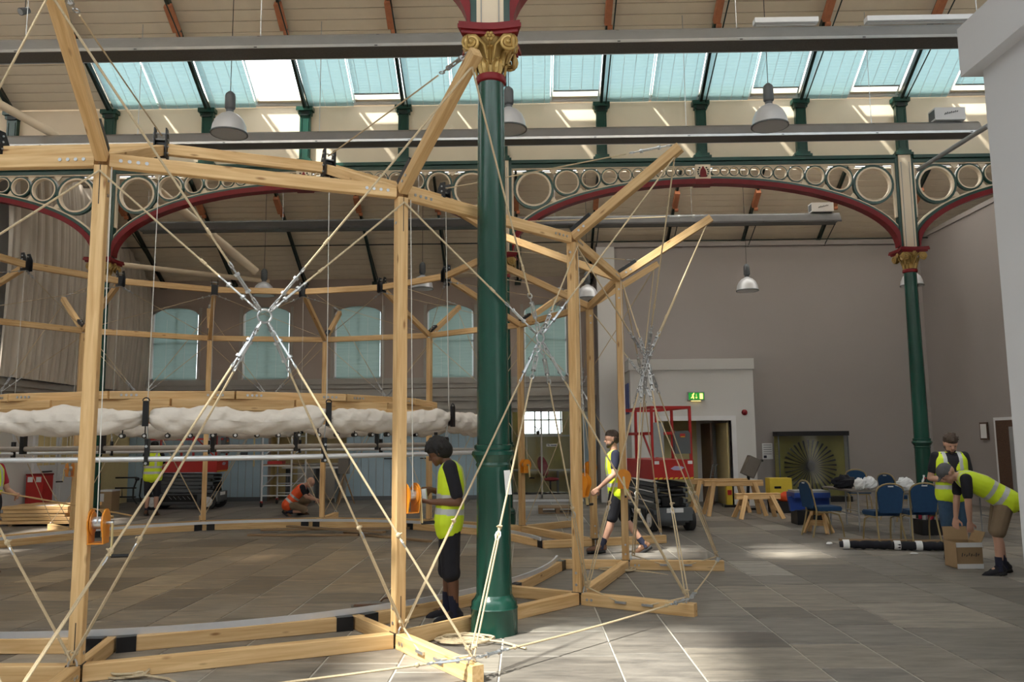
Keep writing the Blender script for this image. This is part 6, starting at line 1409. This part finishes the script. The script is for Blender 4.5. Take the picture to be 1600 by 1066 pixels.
# walking man behind the right posts
c = (gp(930, 868)+gp(1004, 862))/2
person('man in yellow vest walking left behind the right hand timber posts', (c.x, c.y, 0.0), pi-0.1,
       pose(pelvis=(0, 0, 0.93), hipL=(0.02, 0.095, 0.87), hipR=(-0.02, -0.095, 0.87), knL=(0.10, 0.10, 0.48), anL=(0.24, 0.10, 0.11), toeL=(0.38, 0.11, 0.10), knR=(-0.10, -0.09, 0.46), anR=(-0.36, -0.09, 0.11), toeR=(-0.22, -0.10, 0.03), chest=(0.03, 0, 1.21), shL=(0.02, 0.19, 1.40), shR=(0.06, -0.19, 1.40), head=(0.07, 0, 1.62), hface=(1, 0.15, -0.1),
            elL=(0.05, 0.27, 1.12), wrL=(0.27, 0.24, 0.93), elR=(-0.08, -0.25, 1.12), wrR=(-0.14, -0.26, 0.88)),
       'skin2', dict(vest='hivis', tee='navy', leg=0.9, shorts='darkcloth', socks='navy', shoes='boot', hairstyle='short', beard=True), 1.05)
# two men at the right
c = gp(1496, 878)
person('man in yellow vest and denim shorts standing beside the right column looking down', (c.x, c.y, 0.0), -pi/2-0.12,
       pose(head=(0.06, 0, 1.59), hface=(0.90, 0.0, -0.42), hup=(0.42, 0, 0.9), elL=(-0.02, 0.26, 1.12), wrL=(0.20, 0.10, 1.12), elR=(-0.02, -0.27, 1.12), wrR=(0.21, -0.07, 1.10), hdL=(0.7, -0.7, 0), hdR=(0.7, 0.7, 0), pnL=(0, 0, 1), pnR=(0, 0, 1), curlL=0.8, curlR=0.8),
       'skin2', dict(vest='hivis', vest_trim='darkcloth', tee='darkcloth', leg=1.02, shorts='denim', socks='navy', shoes='darkcloth', hairstyle='messy', hair='hair2', beard=True, open=0.0), 1.0)
ph2 = thing('mobile_phone', 'dark phone in the hands of the standing man at right', 'phone', (c.x, c.y-0.28, 1.12)); B().bar((c.x-0.10, c.y-0.29, 1.125), (c.x+0.04, c.y-0.30, 1.13), 0.07, 0.01).build('case', 'black', ph2); B().bar((c.x-0.09, c.y-0.29, 1.132), (c.x+0.03, c.y-0.30, 1.137), 0.06, 0.002).build('screen', 'hazard', ph2)
c = gp(1562, 897)
person('man in yellow vest and flat cap bending over the cardboard box', (c.x, c.y, 0.0), pi-0.25,
       pose(pelvis=(-0.10, 0, 0.90), chest=(0.13, 0, 1.05), shL=(0.33, 0.18, 1.13), shR=(0.33, -0.18, 1.15), neck=(0.37, 0, 1.16), head=(0.49, 0, 1.19), hface=(0.62, 0, -0.78), hup=(0.78, 0, 0.62), elL=(0.33, 0.20, 0.86), wrL=(0.32, 0.16, 0.62), elR=(0.36, -0.20, 0.88), wrR=(0.40, -0.14, 0.64),
            hipL=(-0.10, 0.095, 0.87), hipR=(-0.10, -0.095, 0.87), knL=(0.02, 0.11, 0.48), knR=(-0.02, -0.11, 0.48), anL=(0.03, 0.12, 0.085), anR=(-0.09, -0.12, 0.085), toeL=(0.17, 0.13, 0.04), toeR=(0.05, -0.13, 0.04)),
       'skin2', dict(vest='hivis', tee='darkcloth', sleeve=0.7, leg=0.92, shorts='khaki', socks='navy', sock=0.13, shoes='darkcloth', hairstyle='cap'), 1.03)
# crouching man in orange
c = gp(466, 806)
person('bald man in orange vest crouching behind the far side of the ring', (c.x, c.y, 0.0), 0.15,
       pose(pelvis=(-0.20, 0, 0.30), chest=(-0.02, 0, 0.52), shL=(0.08, 0.17, 0.66), shR=(0.10, -0.18, 0.66), neck=(0.14, 0, 0.70), head=(0.26, 0, 0.76), hface=(0.65, 0, -0.75), hup=(0.75, 0, 0.65), elL=(0.22, 0.22, 0.44), wrL=(0.38, 0.12, 0.36), elR=(0.20, -0.26, 0.44), wrR=(0.42, -0.10, 0.36),
            hipL=(-0.18, 0.11, 0.28), hipR=(-0.18, -0.11, 0.28), knL=(0.22, 0.20, 0.34), knR=(0.18, -0.16, 0.14), anL=(0.06, 0.18, 0.085), anR=(-0.22, -0.14, 0.09), toeL=(0.20, 0.20, 0.04), toeR=(-0.14, -0.15, 0.02)),
       'skin2', dict(vest='hiorange', tee='darkcloth', leg=0.9, shorts='khaki', shoes='boot', hairstyle='bald'), 1.0)
# man behind the left lift, seen from behind
c = gp(236, 806)
person('man in yellow vest seen from behind at the left scissor lift', (c.x, c.y, 0.0), pi/2+0.1,
       pose(elL=(0.10, 0.22, 1.16), wrL=(0.30, 0.15, 1.22), elR=(0.10, -0.22, 1.16), wrR=(0.30, -0.15, 1.22), head=(0.06, 0, 1.62)),
       'skin2', dict(vest='hivis', tee='darkcloth', leg=0.95, shorts='darkcloth', shoes='boot', hairstyle='short', hair='hair'), 1.0)
# man cut by the left edge, holding the lath
c = at(-14, 690, 11.0)
person('man in yellow and red vest cut off by the left edge of the view', (c.x, c.y, 0.0), -0.1,
       pose(elR=(-0.02, -0.30, 1.12), wrR=(0.10, -0.20, 1.04), elL=(0.1, 0.25, 1.1), wrL=(0.3, 0.15, 1.05), hdR=(0.8, 0.2, 0.1), pnR=(0, 0.3, 1), head=(0.0, 0, 1.60)),
       'skin2', dict(vest='hivis', tee='chairred', leg=1.9, shorts='darkcloth', shoes='boot', hairstyle='cap', capm='hivis', vest0=0.4), 0.98)

bpy.data.scenes.remove(TMP)
